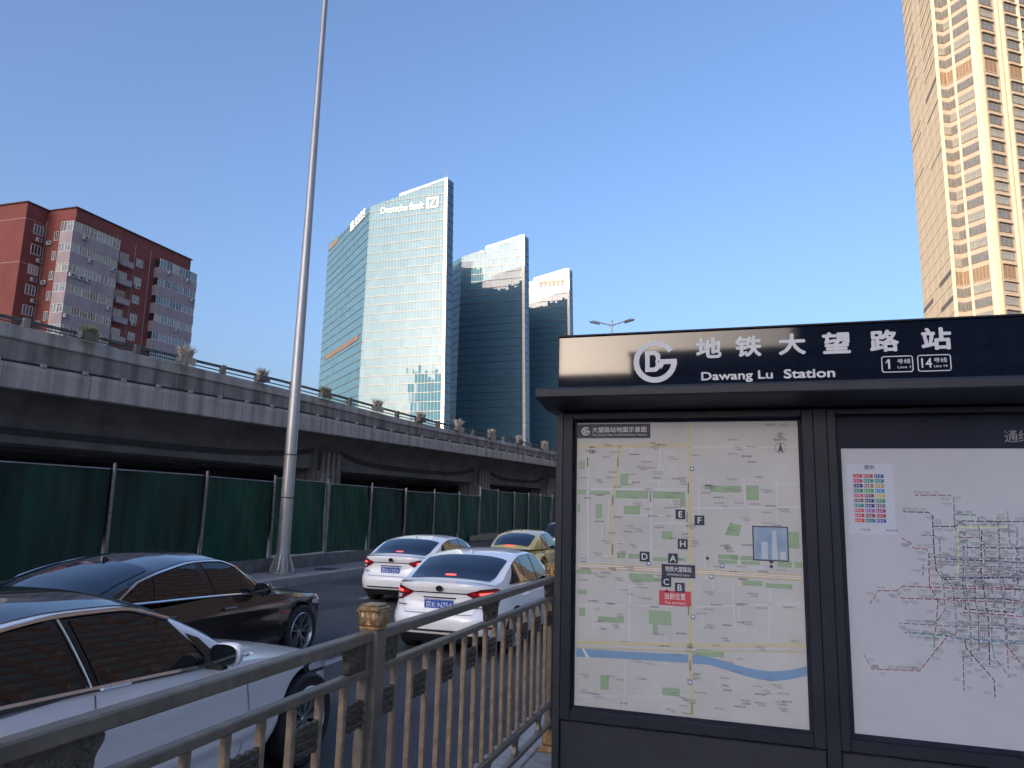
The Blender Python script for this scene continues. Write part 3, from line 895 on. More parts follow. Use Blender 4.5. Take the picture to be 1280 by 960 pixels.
# legend
mb = MB()
rect2d(mb, *LEG, LAYER(1))
PP(mb, 'legend_panel', mat('print_legend_grey', (0.44, 0.47, 0.55), 0.5), metro)
chip_cols = ['aa3030', 'a02838', '2a5090', 'b03050', '1e7a70', '2a7a78', '303060', '8a6a5a', 'a88a50', '2a7a60', '3a9a3a', '3a7ac0', 'b05060', '784050', 'b0b040',
             '6a5a6a', '2a3060', '3a7a5a', '20807a', '203a70', '6a6a80', 'b04a50', '8a50a0', '902a60', 'b03a3a', '802a40', 'a02a3a', 'c03a30', '2a6a80', '3a5a9a']
(cx0, cz1), (cx1, cz0) = CHIPS0
cw, chh = (cx1 - cx0) / 3, (cz1 - cz0) / 10
tick = MB()
for k in range(30):
    r, c = divmod(k, 3)
    h = chip_cols[k]
    mb = MB()
    x = cx0 + c * cw
    z = cz1 - r * chh
    rect2d(mb, x + 0.003, x + cw - 0.003, z - chh * 0.72, z - chh * 0.02, LAYER(2))
    PP(mb, 'legend_chip', mat('print_chip_' + h, srgb(*[int(h[i:i + 2], 16) for i in (0, 2, 4)])[:3], 0.5), metro)
    scribble(tick, x + cw / 2, z - chh * 0.37, 3, 0.010, LAYER(3), rnd=rn)
PP(tick, 'legend_print', mat('print_chip_white', (0.6, 0.6, 0.62), 0.5), metro)
mb = MB()
centre_text(mb, '图例', (LEG[0] + LEG[1]) / 2, cz1 + 0.035, 0.022, LAYER(3), 0.01)
scribble(mb, LEG[0] + 0.08, cz0 - 0.03, 4, 0.010, LAYER(3), rnd=rn)
scribble(mb, LEG[0] + 0.20, cz0 - 0.03, 5, 0.010, LAYER(3), rnd=rn)
PP(mb, 'legend_title', m_ink2, metro)
# heading on the dark case back, half worn away
mb = MB()
for ch, x in (('通', 1.225), ('线', 1.285)):
    centre_text(mb, ch, x, 2.272, 0.058, KY + 0.0287, 0.004, 0.058)
K(mb, 'case_heading', mat('worn_heading', (0.42, 0.43, 0.47), 0.55, col2=(0.06, 0.07, 0.11), vscale=22))
# a blank dark panel in the third case
K(MB().box(1.83, KX1 - 0.10, KY + 0.0275, KY + 0.0295, 0.83, 2.36), 'notice_sheet', m_paper2)

# glass doors of the cases: clear, with a faint reflection
gm = bpy.data.materials.new('case_door_glass')
gm.use_nodes = True
nt = gm.node_tree
nt.nodes.clear()
go = nt.nodes.new('ShaderNodeOutputMaterial')
gx = nt.nodes.new('ShaderNodeMixShader')
gt = nt.nodes.new('ShaderNodeBsdfTransparent')
gg = nt.nodes.new('ShaderNodeBsdfGlossy')
gg.inputs['Roughness'].default_value = 0.03
gn = nt.nodes.new('ShaderNodeTexNoise')
gn.inputs['Scale'].default_value = 2.2
gr = nt.nodes.new('ShaderNodeMapRange')
gr.inputs['To Min'].default_value = 0.015
gr.inputs['To Max'].default_value = 0.05
nt.links.new(gn.outputs['Fac'], gr.inputs['Value'])
nt.links.new(gr.outputs[0], gx.inputs[0])
nt.links.new(gt.outputs[0], gx.inputs[1])
nt.links.new(gg.outputs[0], gx.inputs[2])
nt.links.new(gx.outputs[0], go.inputs[0])
for x0, x1 in ((KX0 + 0.097, 0.264), (0.433, 1.662), (1.818, KX1 - 0.084)):
    K(MB().quad((x0, KY + 0.010, 0.798), (x1, KY + 0.010, 0.798), (x1, KY + 0.010, 2.377), (x0, KY + 0.010, 2.377)), 'door_glass', gm)
# ================================================================ GREEN SITE HOARDING
m_green = mat('hoarding_sheet', (0.010, 0.078, 0.046), 0.6, 0.0, spec=0.25, col2=(0.007, 0.046, 0.029), vscale=2.2, streak=0.35, rvar=0.12, stretch=(1, 1, 0.25))
m_green2 = mat('hoarding_sheet_faded', (0.022, 0.080, 0.055), 0.6, 0.0, spec=0.25, col2=(0.012, 0.050, 0.036), vscale=2.2, streak=0.4, stretch=(1, 1, 0.25))
m_galv = mat('galvanised_post', (0.24, 0.245, 0.24), 0.5, 0.4, var=0.35, vscale=8)
m_conc = mat('rough_concrete', (0.15, 0.145, 0.145), 0.9, col2=(0.085, 0.08, 0.08), vscale=3.0, bump=0.6, bscale=18)
FX = -13.07
fence = thing('site_hoarding', 'long dark green corrugated metal hoarding with grey posts on a concrete base', 'fence', (FX, 20, 0))
def sheet_mesh(w, z0, z1, name, m, seed):
    rnd = random.Random(seed)
    mb = MB()
    pitch, dep = 0.27, 0.008
    n = int(w / pitch)
    pitch = w / n
    xs = []
    for k in range(n):
        for f, d in ((0.0, 0), (0.42, 0), (0.52, 1), (0.90, 1)):
            xs.append(((k + f) * pitch, d * dep))
    xs.append((w, 0))
    rows = []
    for zi in range(10):
        t = zi / 9
        rows.append([(d + 0.022 * sin(t * 4 + y * 2 + seed) + 0.010 * sin(t * 7 + y * 6 + seed * 2) + rnd.uniform(-0.003, 0.003), y, lerp(z0, z1, t) + (0.02 * sin(y * 1.7 + seed) if zi in (0,) else 0)) for y, d in xs])
    mb.grid(rows)
    return mb.mesh(name, m)
m_greenb = mat('hoarding_sheet_grimy', (0.010, 0.062, 0.045), 0.65, 0.0, spec=0.25, col2=(0.016, 0.036, 0.026), vscale=1.3, streak=0.5, stretch=(1, 1, 0.35))
m_greenc = mat('hoarding_sheet_pale', (0.016, 0.085, 0.056), 0.6, 0.0, spec=0.25, col2=(0.010, 0.052, 0.036), vscale=0.9, streak=0.25, stretch=(1, 1, 0.5))
sheets = [sheet_mesh(2.76, 0.37, 2.56, 'sheet_panel', (m_green, m_greenb, m_greenc, m_greenb, m_green)[s], s) for s in range(5)]
sheets_hi = [sheet_mesh(2.76, 0.66, 2.88, 'sheet_panel', m_green2, s + 5) for s in range(3)]
post_lo = MB().rbox(-0.025, 0.025, -0.027, 0.027, 0.30, 2.66, 0.005).mesh('post', m_galv)
post_hi = MB().rbox(-0.025, 0.025, -0.027, 0.027, 0.30, 2.99, 0.005).mesh('post', m_galv)
m_edge = mat('sheet_edge', (0.36, 0.37, 0.38), 0.4, 0.4, var=0.4, vscale=3)
rail_lo = MB().rbox(-0.012, 0.03, 0, 2.74, 2.555, 2.58, 0.004).mesh('top_rail', m_edge)
rail_hi = MB().rbox(-0.012, 0.03, 0, 2.74, 2.875, 2.90, 0.004).mesh('top_rail', m_edge)
rf = random.Random(9)
for k in range(-9, 18):
    y = 12.66 + 2.86 * k
    hi = y > 33.5
    dz = rf.uniform(-0.07, 0.05)
    tilt = rf.uniform(-0.025, 0.025)
    link('sheet_panel', sheets_hi[k % 3] if hi else sheets[(k * 3 + 1) % 5], fence, loc=(0.0, y - 20 + 0.05, dz), rot=(0, tilt, 0))
    link('top_rail', rail_hi if hi else rail_lo, fence, loc=(tilt * 2.5, y - 20 + 0.06, dz), rot=(rf.uniform(-0.006, 0.006), 0, 0))
    link('post', post_hi if hi else post_lo, fence, loc=(0.075, y - 20, rf.uniform(-0.03, 0.05)), rot=(0, rf.uniform(-0.012, 0.012), 0))
    if not hi and k in (3, 5):
        link('post', post_lo, fence, loc=(0.02, y - 20 + 0.13, -0.05), rot=(0, rf.uniform(-0.012, 0.012), 0))
fw = MB()
rows = []
for k in range(0, 96):
    y = -34 + k * 1.0
    j = lambda a: random.uniform(-a, a)
    rows.append([(0.17 + j(0.008), y, 0.0), (0.15 + j(0.01), y, 0.2 + j(0.02)), (0.12 + j(0.01), y, 0.345 + j(0.012)), (-0.12, y, 0.35 + j(0.01)), (-0.14, y, 0.0)])
fw.grid(rows)
fw.build('base_wall', m_conc, fence)
m_board = mat('buff_board', (0.30, 0.25, 0.15), 0.7, col2=(0.14, 0.12, 0.08), vscale=9)
for k in range(3):
    MB().rbox(0.14, 0.19, 14.0 + k * 1.35, 15.3 + k * 1.35, 0.36, 0.62, 0.01).build('buff_board', m_board, fence)

# ================================================================ TALL POLE ON THE FAR PAVEMENT
m_pole = mat('pole_steel', (0.42, 0.42, 0.42), 0.38, 0.55, col2=(0.30, 0.30, 0.30), vscale=1.4, stretch=(1, 1, 0.3), rvar=0.08)
lp = thing('tall_light_pole', 'tall tapering grey steel lighting pole with finned foot before the green hoarding', 'lamp post', (-12.38, 18.1, 0))
MB().lathe([(0.195, 0.0), (0.193, 0.02), (0.174, 2.0), (0.156, 4.6), (0.153, 4.62), (0.132, 8.5), (0.129, 8.52), (0.104, 13.5), (0.102, 13.52), (0.076, 19.0), (0.072, 20.2), (0.0, 20.25)], 28).build('shaft', m_pole, lp, 40)
MB().lathe([(0.37, 0.0), (0.37, 0.03), (0.20, 0.03)], 20).build('base_flange', m_pole, lp)
fin = MB().prism([(0.17, 0.03), (0.33, 0.03), (0.35, 0.08), (0.20, 0.50), (0.17, 0.50)], 'y', -0.012, 0.012).mesh('foot_fin', m_pole)
for k in range(8):
    link('foot_fin', fin, lp, rot=(0, 0, k * pi / 4 + 0.3))
band = MB().lathe([(0.207, -0.02), (0.214, -0.015), (0.214, 0.015), (0.207, 0.02)], 24)
m_band = mat('pole_strap', (0.05, 0.05, 0.05), 0.6)
for z, r in ((2.05, 0.174), (3.25, 0.166)):
    MB().lathe([(r - 0.004, z - 0.022), (r + 0.006, z - 0.018), (r + 0.006, z + 0.018), (r - 0.004, z + 0.022)], 28).build('strap', m_band, lp, 40)
MB().rbox(-0.16, -0.10, 0.10, 0.22, 0.55, 0.95, 0.01).build('junction_box', m_pole, lp)
for s in (-1, 1):
    arm = MB().tube([(0, 0, 19.2), (s * 0.5, 0, 19.7), (s * 1.6, 0, 20.1), (s * 2.6, 0, 20.25)], [0.06, 0.05, 0.045, 0.04], 10).build('arm', m_pole, lp, 40)
    MB().rbox(min(s * 2.5, s * 3.3), max(s * 2.5, s * 3.3), -0.16, 0.16, 20.16, 20.32, 0.05).build('lantern', m_pole, arm)

# ================================================================ STREET LAMP BEYOND THE BOARD
sl = thing('double_arm_street_lamp', 'slender grey street lamp with two raised arms above the station board', 'street lamp', (-8.8, 49.3, 0))
MB().lathe([(0.12, 0.0), (0.11, 0.6), (0.075, 6.0), (0.055, 14.75), (0.05, 15.05), (0.0, 15.06)], 14).build('shaft', m_pole, sl, 40)
for s in (-1, 1):
    arm = MB().tube([(0, 0, 14.62), (s * 0.55, 0, 14.78), (s * 1.35, 0, 15.06)], [0.045, 0.04, 0.035], 8).build('arm', m_pole, sl, 40)
    g = MB().rbox(-0.36, 0.36, -0.12, 0.12, -0.05, 0.05, 0.03)
    g.xf(Matrix.Translation((s * 1.20, 0, 14.88)) @ Matrix.Rotation(-s * 0.27, 4, 'Y'))
    g.build('lantern', mat('lantern_dark', (0.12, 0.12, 0.12), 0.5, 0.3), arm)

# ================================================================ ELEVATED ROAD
m_vc = mat('viaduct_concrete', (0.31, 0.285, 0.265), 0.9, col2=(0.205, 0.19, 0.178), vscale=1.3, streak=0.55, bump=0.35, bscale=12)
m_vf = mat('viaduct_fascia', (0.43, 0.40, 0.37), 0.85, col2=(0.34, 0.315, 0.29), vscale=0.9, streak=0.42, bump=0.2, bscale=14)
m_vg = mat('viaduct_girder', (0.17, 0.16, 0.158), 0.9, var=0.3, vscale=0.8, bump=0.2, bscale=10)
m_pipe = mat('viaduct_pipe', (0.055, 0.055, 0.06), 0.6, 0.3)
m_vrail = mat('viaduct_rail', (0.10, 0.12, 0.115), 0.55, 0.3, var=0.4, vscale=4)
VA = Vector((-25.66, 19.44, 0))
VD = Vector((0.19974, 0.97985, 0))
VN = Vector((0.97985, -0.19974, 0))
VHEAD = atan2(VD.y, VD.x)
va = thing('elevated_road', 'stained concrete elevated road with fascia panels, pipes and railing on ribbed piers', 'viaduct', (VA.x, VA.y, 0), VHEAD)
# local frame: +x along the road (s), +y away from the street, so the street side is -y; z up
Z_GAP = [(-60, 6.9), (0, 6.80), (14, 6.80), (23, 6.55), (33, 6.53), (46, 6.40), (90, 6.2)]
Z_MID = [(-60, 7.75), (0, 7.62), (14, 7.40), (23, 7.08), (33, 6.98), (46, 6.85), (90, 6.6)]
Z_PAR = [(-60, 8.3), (0, 8.16), (14, 7.82), (23, 7.46), (33, 7.24), (46, 7.13), (90, 6.9)]
Z_RAIL = [(-60, 8.6), (0, 8.46), (14, 8.28), (23, 7.88), (33, 7.60), (46, 7.48), (90, 7.2)]
S0, S1 = -58.5, 91.0
def strip_prism(name, m, s0, s1, ds, prof):
    """prof(s) -> closed cross-section [(y, z)], swept along s"""
    mb = MB()
    n = max(1, int(round((s1 - s0) / ds)))
    rings = []
    for i in range(n + 1):
        s = lerp(s0, s1, i / n)
        rings.append([(s, y, z) for y, z in prof(s)])
    k = len(rings[0])
    vs = [p for r in rings for p in r]
    fs = [(i * k + j, i * k + (j + 1) % k, (i + 1) * k + (j + 1) % k, (i + 1) * k + j) for i in range(n) for j in range(k)]
    fs += [tuple(range(k)), tuple(n * k + j for j in range(k))]
    mb.add(vs, fs)
    return mb.build(name, m, va)
# fascia panels, one by one, with open joints
s = S0
rv = random.Random(21)
while s < S1 - 1:
    L = 3.25
    dj = rv.uniform(-0.012, 0.012)
    a, b = s + 0.012, s + L - 0.012
    def pf(q, dj=dj):
        zg = interp(Z_GAP, q)
        return [(dj, 5.82), (dj, zg - 0.22), (dj + 0.035, zg - 0.07), (dj + 0.035, zg - 0.05), (0.4, zg - 0.05), (0.4, 5.80), (dj + 0.03, 5.80)]
    strip_prism('fascia_panel', m_vf, a, b, 3.3, pf)
    s += L
# upper parapet wall and coping in casting lengths
s = S0
while s < S1 - 1:
    a, b = s + 0.008, s + 9.75 - 0.008
    strip_prism('parapet_wall', m_vc, a, b, 3.3, lambda q: [(0.10, interp(Z_GAP, q) + 0.05), (0.10, interp(Z_MID, q)), (0.42, interp(Z_MID, q)), (0.42, interp(Z_GAP, q) + 0.05)])
    strip_prism('coping', m_vf, a, b, 3.3, lambda q: [(0.05, interp(Z_MID, q) + 0.002), (0.03, interp(Z_MID, q) + 0.05), (0.07, interp(Z_PAR, q) - 0.02), (0.10, interp(Z_PAR, q)), (0.42, interp(Z_PAR, q)), (0.42, interp(Z_MID, q) + 0.002)])
    s += 9.75
# service pipe in the slot and its clips
mbp = MB().tube([(q, 0.07, interp(Z_GAP, q) - 0.005) for q in [S0 + 3 * i for i in range(50)]], 0.028, 8)
pipe = mbp.build('service_pipe', m_pipe, va, 40)
clip = MB().rbox(-0.11, 0.11, 0.0, 0.12, -0.075, 0.075, 0.02).mesh('pipe_clip', m_vf)
s = S0 + 1.6
while s < S1 - 2:
    link('pipe_clip', clip, va, loc=(s, 0.0, interp(Z_GAP, s) - 0.002))
    s += 1.62
# deck, girders
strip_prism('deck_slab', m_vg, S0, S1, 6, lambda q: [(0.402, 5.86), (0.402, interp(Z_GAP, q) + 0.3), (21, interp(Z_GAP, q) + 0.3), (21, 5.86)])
# outer girder: its foot bulges outward between the piers
PIERS = [-52.0, -34.0, -9.0, 19.6, 37.3, 49.5, 65.0, 80.5]
def span_t(q):
    for a, b in zip(PIERS, PIERS[1:]):
        if a <= q <= b:
            return (q - a) / (b - a)
    return 0.0
def girder(q):
    return [(1.7, 5.858), (2.45, 5.1), (2.5, 3.98), (2.9, 3.93), (4.1, 3.93), (4.1, 5.858)]
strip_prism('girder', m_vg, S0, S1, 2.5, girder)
m_haunch_shade = mat('haunch_shade', (0.055, 0.053, 0.057), 0.9, var=0.3, vscale=2)
for a, b in zip(PIERS, PIERS[1:]):
    # dark sagging rib in place of the shade band on each span's girder web
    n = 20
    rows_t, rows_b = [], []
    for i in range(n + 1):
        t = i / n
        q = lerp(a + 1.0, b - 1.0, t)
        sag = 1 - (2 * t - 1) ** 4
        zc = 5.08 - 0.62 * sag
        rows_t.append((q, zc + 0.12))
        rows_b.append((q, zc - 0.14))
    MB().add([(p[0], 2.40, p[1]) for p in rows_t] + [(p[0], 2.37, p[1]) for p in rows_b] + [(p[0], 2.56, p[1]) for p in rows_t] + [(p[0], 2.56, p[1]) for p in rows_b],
             [f for i in range(n) for f in ((i, i + 1, n + 2 + i, n + 1 + i), (i, i + 1, 2 * (n + 1) + i + 1, 2 * (n + 1) + i), (n + 1 + i, n + 2 + i, 3 * (n + 1) + i + 1, 3 * (n + 1) + i))]).build('haunch_shade_band', m_haunch_shade, va)
for yy in (8.0, 13.0, 18.5):
    strip_prism('inner_girder', m_vg, S0, S1, 8, lambda q, yy=yy: [(yy - 0.9, 5.858), (yy - 0.6, 3.95), (yy + 0.6, 3.95), (yy + 0.9, 5.858)])
# piers: a ribbed block, with an inner row behind
def pier_mesh():
    mb = MB()
    mb.rbox(-1.05, 1.05, 0.0, 1.7, 0.0, 3.92, 0.04)
    for k in range(4):
        mb.rbox(-0.8 + k * 0.44, -0.55 + k * 0.44, -0.14, 0.05, 0.0, 5.0, 0.03)
    mb.rbox(-1.35, -1.06, -0.06, 1.5, 0.0, 5.3, 0.03)
    return mb.mesh('pier', m_vc)
pm = pier_mesh()
for q in PIERS:
    link('pier', pm, va, loc=(q, 2.25, 0))
    link('pier', pm, va, loc=(q, 12.2, 0))
    strip_prism('cross_beam', m_vg, q - 0.7, q + 0.7, 2, lambda z: [(2.6, 4.0), (2.6, 5.6), (20.0, 5.6), (20.0, 4.0)])
# added wall that blocks the sky and darkens the void below the deck
wl = thing('sky_blocking_wall', 'added plain dark wall that blocks the sky below the elevated road', 'wall', (VA.x, VA.y, 0), VHEAD)
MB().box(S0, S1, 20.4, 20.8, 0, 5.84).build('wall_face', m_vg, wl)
# edge railing: top rail, thin lower rail, posts
tr = MB()
for a in range(int(S0), int(S1) - 3, 3):
    pass
strip_prism('hand_rail', m_vrail, S0 + 0.2, S1 - 0.2, 3, lambda q: [(0.17, interp(Z_RAIL, q) - 0.115), (0.17, interp(Z_RAIL, q)), (0.25, interp(Z_RAIL, q)), (0.25, interp(Z_RAIL, q) - 0.115)])
strip_prism('lower_hand_rail', m_vrail, S0 + 0.2, S1 - 0.2, 3, lambda q: [(0.19, lerp(interp(Z_PAR, q), interp(Z_RAIL, q), 0.36) - 0.025), (0.19, lerp(interp(Z_PAR, q), interp(Z_RAIL, q), 0.36) + 0.025), (0.23, lerp(interp(Z_PAR, q), interp(Z_RAIL, q), 0.36) + 0.025), (0.23, lerp(interp(Z_PAR, q), interp(Z_RAIL, q), 0.36) - 0.025)])
s = 9.65 - 4.5 * 15
k = 0
plants = []
while s < S1 - 1:
    z0, z1 = interp(Z_PAR, s), interp(Z_RAIL, s)
    MB().rbox(s - 0.13, s + 0.13, 0.08, 0.30, z0, z1 + 0.03, 0.02).build('rail_post', m_vc, va)
    if k % 2 == 0 or True:
        plants.append(s + 2.25)
    s += 4.5
    k += 1

# planters and their dry plants hang on the railing: things of their own
m_pl = mat('planter_plastic', (0.13, 0.125, 0.12), 0.7, var=0.4, vscale=7)
m_dry = mat('dry_foliage', (0.66, 0.60, 0.50), 0.9, col2=(0.42, 0.37, 0.30), vscale=30)
m_dryg = mat('dry_green_foliage', (0.20, 0.21, 0.12), 0.9, col2=(0.36, 0.33, 0.23), vscale=30)
def dry_plant(seed, m, h, fan):
    rnd = random.Random(seed)
    mb = MB()
    for k in range(260):
        bx = rnd.uniform(-0.28, 0.28)
        by = rnd.uniform(-0.08, 0.08)
        L = h * rnd.uniform(0.55, 1.1)
        lean = Vector((bx * fan + rnd.uniform(-0.25, 0.25), rnd.uniform(-0.45, 0.35), 1.0)).normalized()
        p0 = Vector((bx, by, 0.0))
        p1 = p0 + lean * L * 0.6
        droop = Vector((lean.x * 0.5, lean.y * 0.9, -0.25 * rnd.random()))
        p2 = p1 + (lean * 0.6 + droop).normalized() * L * 0.45
        w = rnd.uniform(0.008, 0.018)
        sd = Vector((rnd.uniform(-1, 1), rnd.uniform(-1, 1), 0)).normalized() * w
        mb.add([p0 - sd, p0 + sd, p1 + sd, p1 - sd, p2 + sd * 0.2, p2 - sd * 0.2], [(0, 1, 2, 3), (3, 2, 4, 5)])
    for k in range(140):
        # trailing stems over the front of the box
        bx = rnd.uniform(-0.34, 0.34)
        p0 = Vector((bx, -0.10, 0.02))
        p1 = p0 + Vector((rnd.uniform(-0.06, 0.06), -rnd.uniform(0.06, 0.16), rnd.uniform(-0.06, 0.05)))
        p2 = p1 + Vector((rnd.uniform(-0.05, 0.05), rnd.uniform(-0.03, 0.05), -rnd.uniform(0.15, 0.5)))
        w = rnd.uniform(0.006, 0.014)
        sd = Vector((1, 0, 0)) * w
        mb.add([p0 - sd, p0 + sd, p1 + sd, p1 - sd, p2 + sd * 0.3, p2 - sd * 0.3], [(0, 1, 2, 3), (3, 2, 4, 5)])
    return mb
plant_me = [dry_plant(i, m_dry if i != 2 else m_dryg, (0.62, 0.50, 0.42, 0.55)[i], (0.8, 1.2, 1.0, 0.4)[i]).mesh('dry_plant', (m_dry, m_dry, m_dryg, m_dry)[i]) for i in range(4)]
box_me = MB().prism([(-0.15, 0.0), (0.15, 0.0), (0.18, 0.26), (-0.18, 0.26)], 'x', -0.34, 0.34).mesh('planter_box', m_pl)
vis = 0
for i, s in enumerate(plants):
    if s < -3 or s > 52:
        continue
    p = VA + VD * s + VN * 0.05
    z = interp(Z_PAR, s) + 0.06
    t = thing('planter_with_dry_plant', 'planter', 'planter', (p.x, p.y, z), VHEAD, 'planters along the elevated road railing')
    link('planter_box', box_me, t)
    q = random.Random(i).choice((0, 1, 2, 3))
    link('dry_plant', plant_me[q], t, loc=(0, 0, 0.2), rot=(0, 0, random.uniform(-0.2, 0.2) + (pi if i % 3 == 0 else 0)))
    vis += 1
    t['label'] = '%s planter from the left on the elevated road, %s' % (
        ['first', 'second', 'third', 'fourth', 'fifth', 'sixth', 'seventh', 'eighth', 'ninth', 'tenth', 'eleventh', 'twelfth', 'thirteenth', 'fourteenth'][vis - 1],
        'with greenish dry plants' if q == 2 else 'with straw coloured dry plants')
# ================================================================ RED APARTMENT BLOCK
m_red1 = mat('red_render', (0.225, 0.062, 0.052), 0.85, var=0.14, vscale=0.35, streak=0.12)
m_red2 = mat('red_coping', (0.10, 0.055, 0.055), 0.85)
m_lil = mat('grey_mauve_render', (0.37, 0.305, 0.315), 0.85, var=0.12, vscale=0.4, streak=0.15)
m_wfr = mat('white_window_frame', (0.62, 0.62, 0.62), 0.5)
m_win = mat('window_glass', (0.15, 0.18, 0.19), 0.06, 0.0, spec=0.9, col2=(0.12, 0.14, 0.14), vscale=0.6)
m_winb = mat('window_blind', (0.40, 0.37, 0.30), 0.6, spec=0.5)
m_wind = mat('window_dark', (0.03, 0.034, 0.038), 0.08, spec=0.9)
m_line = mat('pale_joint', (0.36, 0.22, 0.20), 0.8)
m_ac = mat('ac_casing', (0.44, 0.44, 0.43), 0.6, var=0.2, vscale=3)
m_acf = mat('ac_fan', (0.06, 0.06, 0.065), 0.6)
m_drain = mat('drain_pipe', (0.30, 0.25, 0.25), 0.6)
ap = thing('apartment_block', 'dark red apartment block with grey balcony bands and white windows behind the elevated road', 'building', (-92.1, 77.4, 0))
AO = Vector((-92.1, 77.4, 0))
def A(mb, name, m, parent=None, label=None):
    mb.xf(Matrix.Translation(-AO))
    return mb.build(name, m, parent or ap, None, label)
ZT = 43.6
# the walls (L-shaped plan with a set-back corner)
A(MB().prism([(-135, 74.0), (-97.4, 74.0), (-97.4, 77.4), (-92.1, 77.4), (-92.1, 100.74), (-135, 100.74)], 'z', 0, ZT), 'wall', m_red1)
rf_ = A(MB().prism([(-135.2, 73.8), (-97.2, 73.8), (-97.2, 77.2), (-91.9, 77.2), (-91.9, 100.94), (-135.2, 100.94)], 'z', ZT + 0.003, ZT + 0.16), 'roof_coping', m_red2)
A(MB().box(-128, -110, 84, 92, ZT + 0.25, ZT + 3.2), 'roof_hut', m_red1)
for z in (41.2, 34.7, 26.7, 18.7):
    A(MB().box(-135, -97.4, 73.97, 73.995, z, z + 0.12).box(-97.395, -97.37, 74.0, 77.39, z, z + 0.12), 'joint_band', m_line)
# balcony stacks: solid grey bands that wrap the corner, window strips between them
PITCH_A = 3.0
BZ = [39.65 - PITCH_A * k for k in range(13)]
def unit_mesh(w, h, n, gm, seed):
    """a white window unit of n lights, local: x along width, y outward, z up"""
    mb = MB()
    fw = 0.07
    mb.box(0, w, -0.03, 0.05, 0, fw).box(0, w, -0.03, 0.05, h - fw, h)
    for k in range(n + 1):
        x = k * (w - fw) / n
        mb.box(x, x + fw, -0.029, 0.049, fw, h - fw)
    rnd = random.Random(seed)
    if rnd.random() < 0.6:
        mb.box(fw, w - fw, -0.02, 0.045, h * 0.68, h * 0.68 + 0.05)
    return mb.mesh('window', m_wfr), MB().quad((0.03, 0, 0.03), (w - 0.03, 0, 0.03), (w - 0.03, 0, h - 0.03), (0.03, 0, h - 0.03)).mesh('pane', gm)
U = {}
def window_at(x, y, z, w, h, n, rz, seed):
    rnd = random.Random(seed)
    gm = rnd.choice((m_win, m_win, m_win, m_wind, m_winb))
    key = (round(w, 2), round(h, 2), n, gm.name, seed % 3)
    if key not in U:
        U[key] = unit_mesh(w, h, n, gm, seed % 3)
    f, p = U[key]
    o = link('window', f, ap, loc=(x - AO.x, y - AO.y, z), rot=(0, 0, rz))
    link('pane', p, o)
    return o
ac_me = MB().rbox(-0.42, 0.42, 0, 0.32, 0, 0.6, 0.02).mesh('air_conditioner', m_ac)
acf_me = MB().lathe([(0.0, 0.0), (0.22, 0.0), (0.22, 0.012), (0.0, 0.012)], 12, 'y').mesh('fan_grille', m_acf)
def ac_at(x, y, z, rz):
    o = link('air_conditioner', ac_me, ap, loc=(x - AO.x, y - AO.y, z), rot=(0, 0, rz))
    link('fan_grille', acf_me, o, loc=(-0.08, 0.322, 0.3))
seed = 0
RZE = -pi / 2       # faces +X (toward the road)
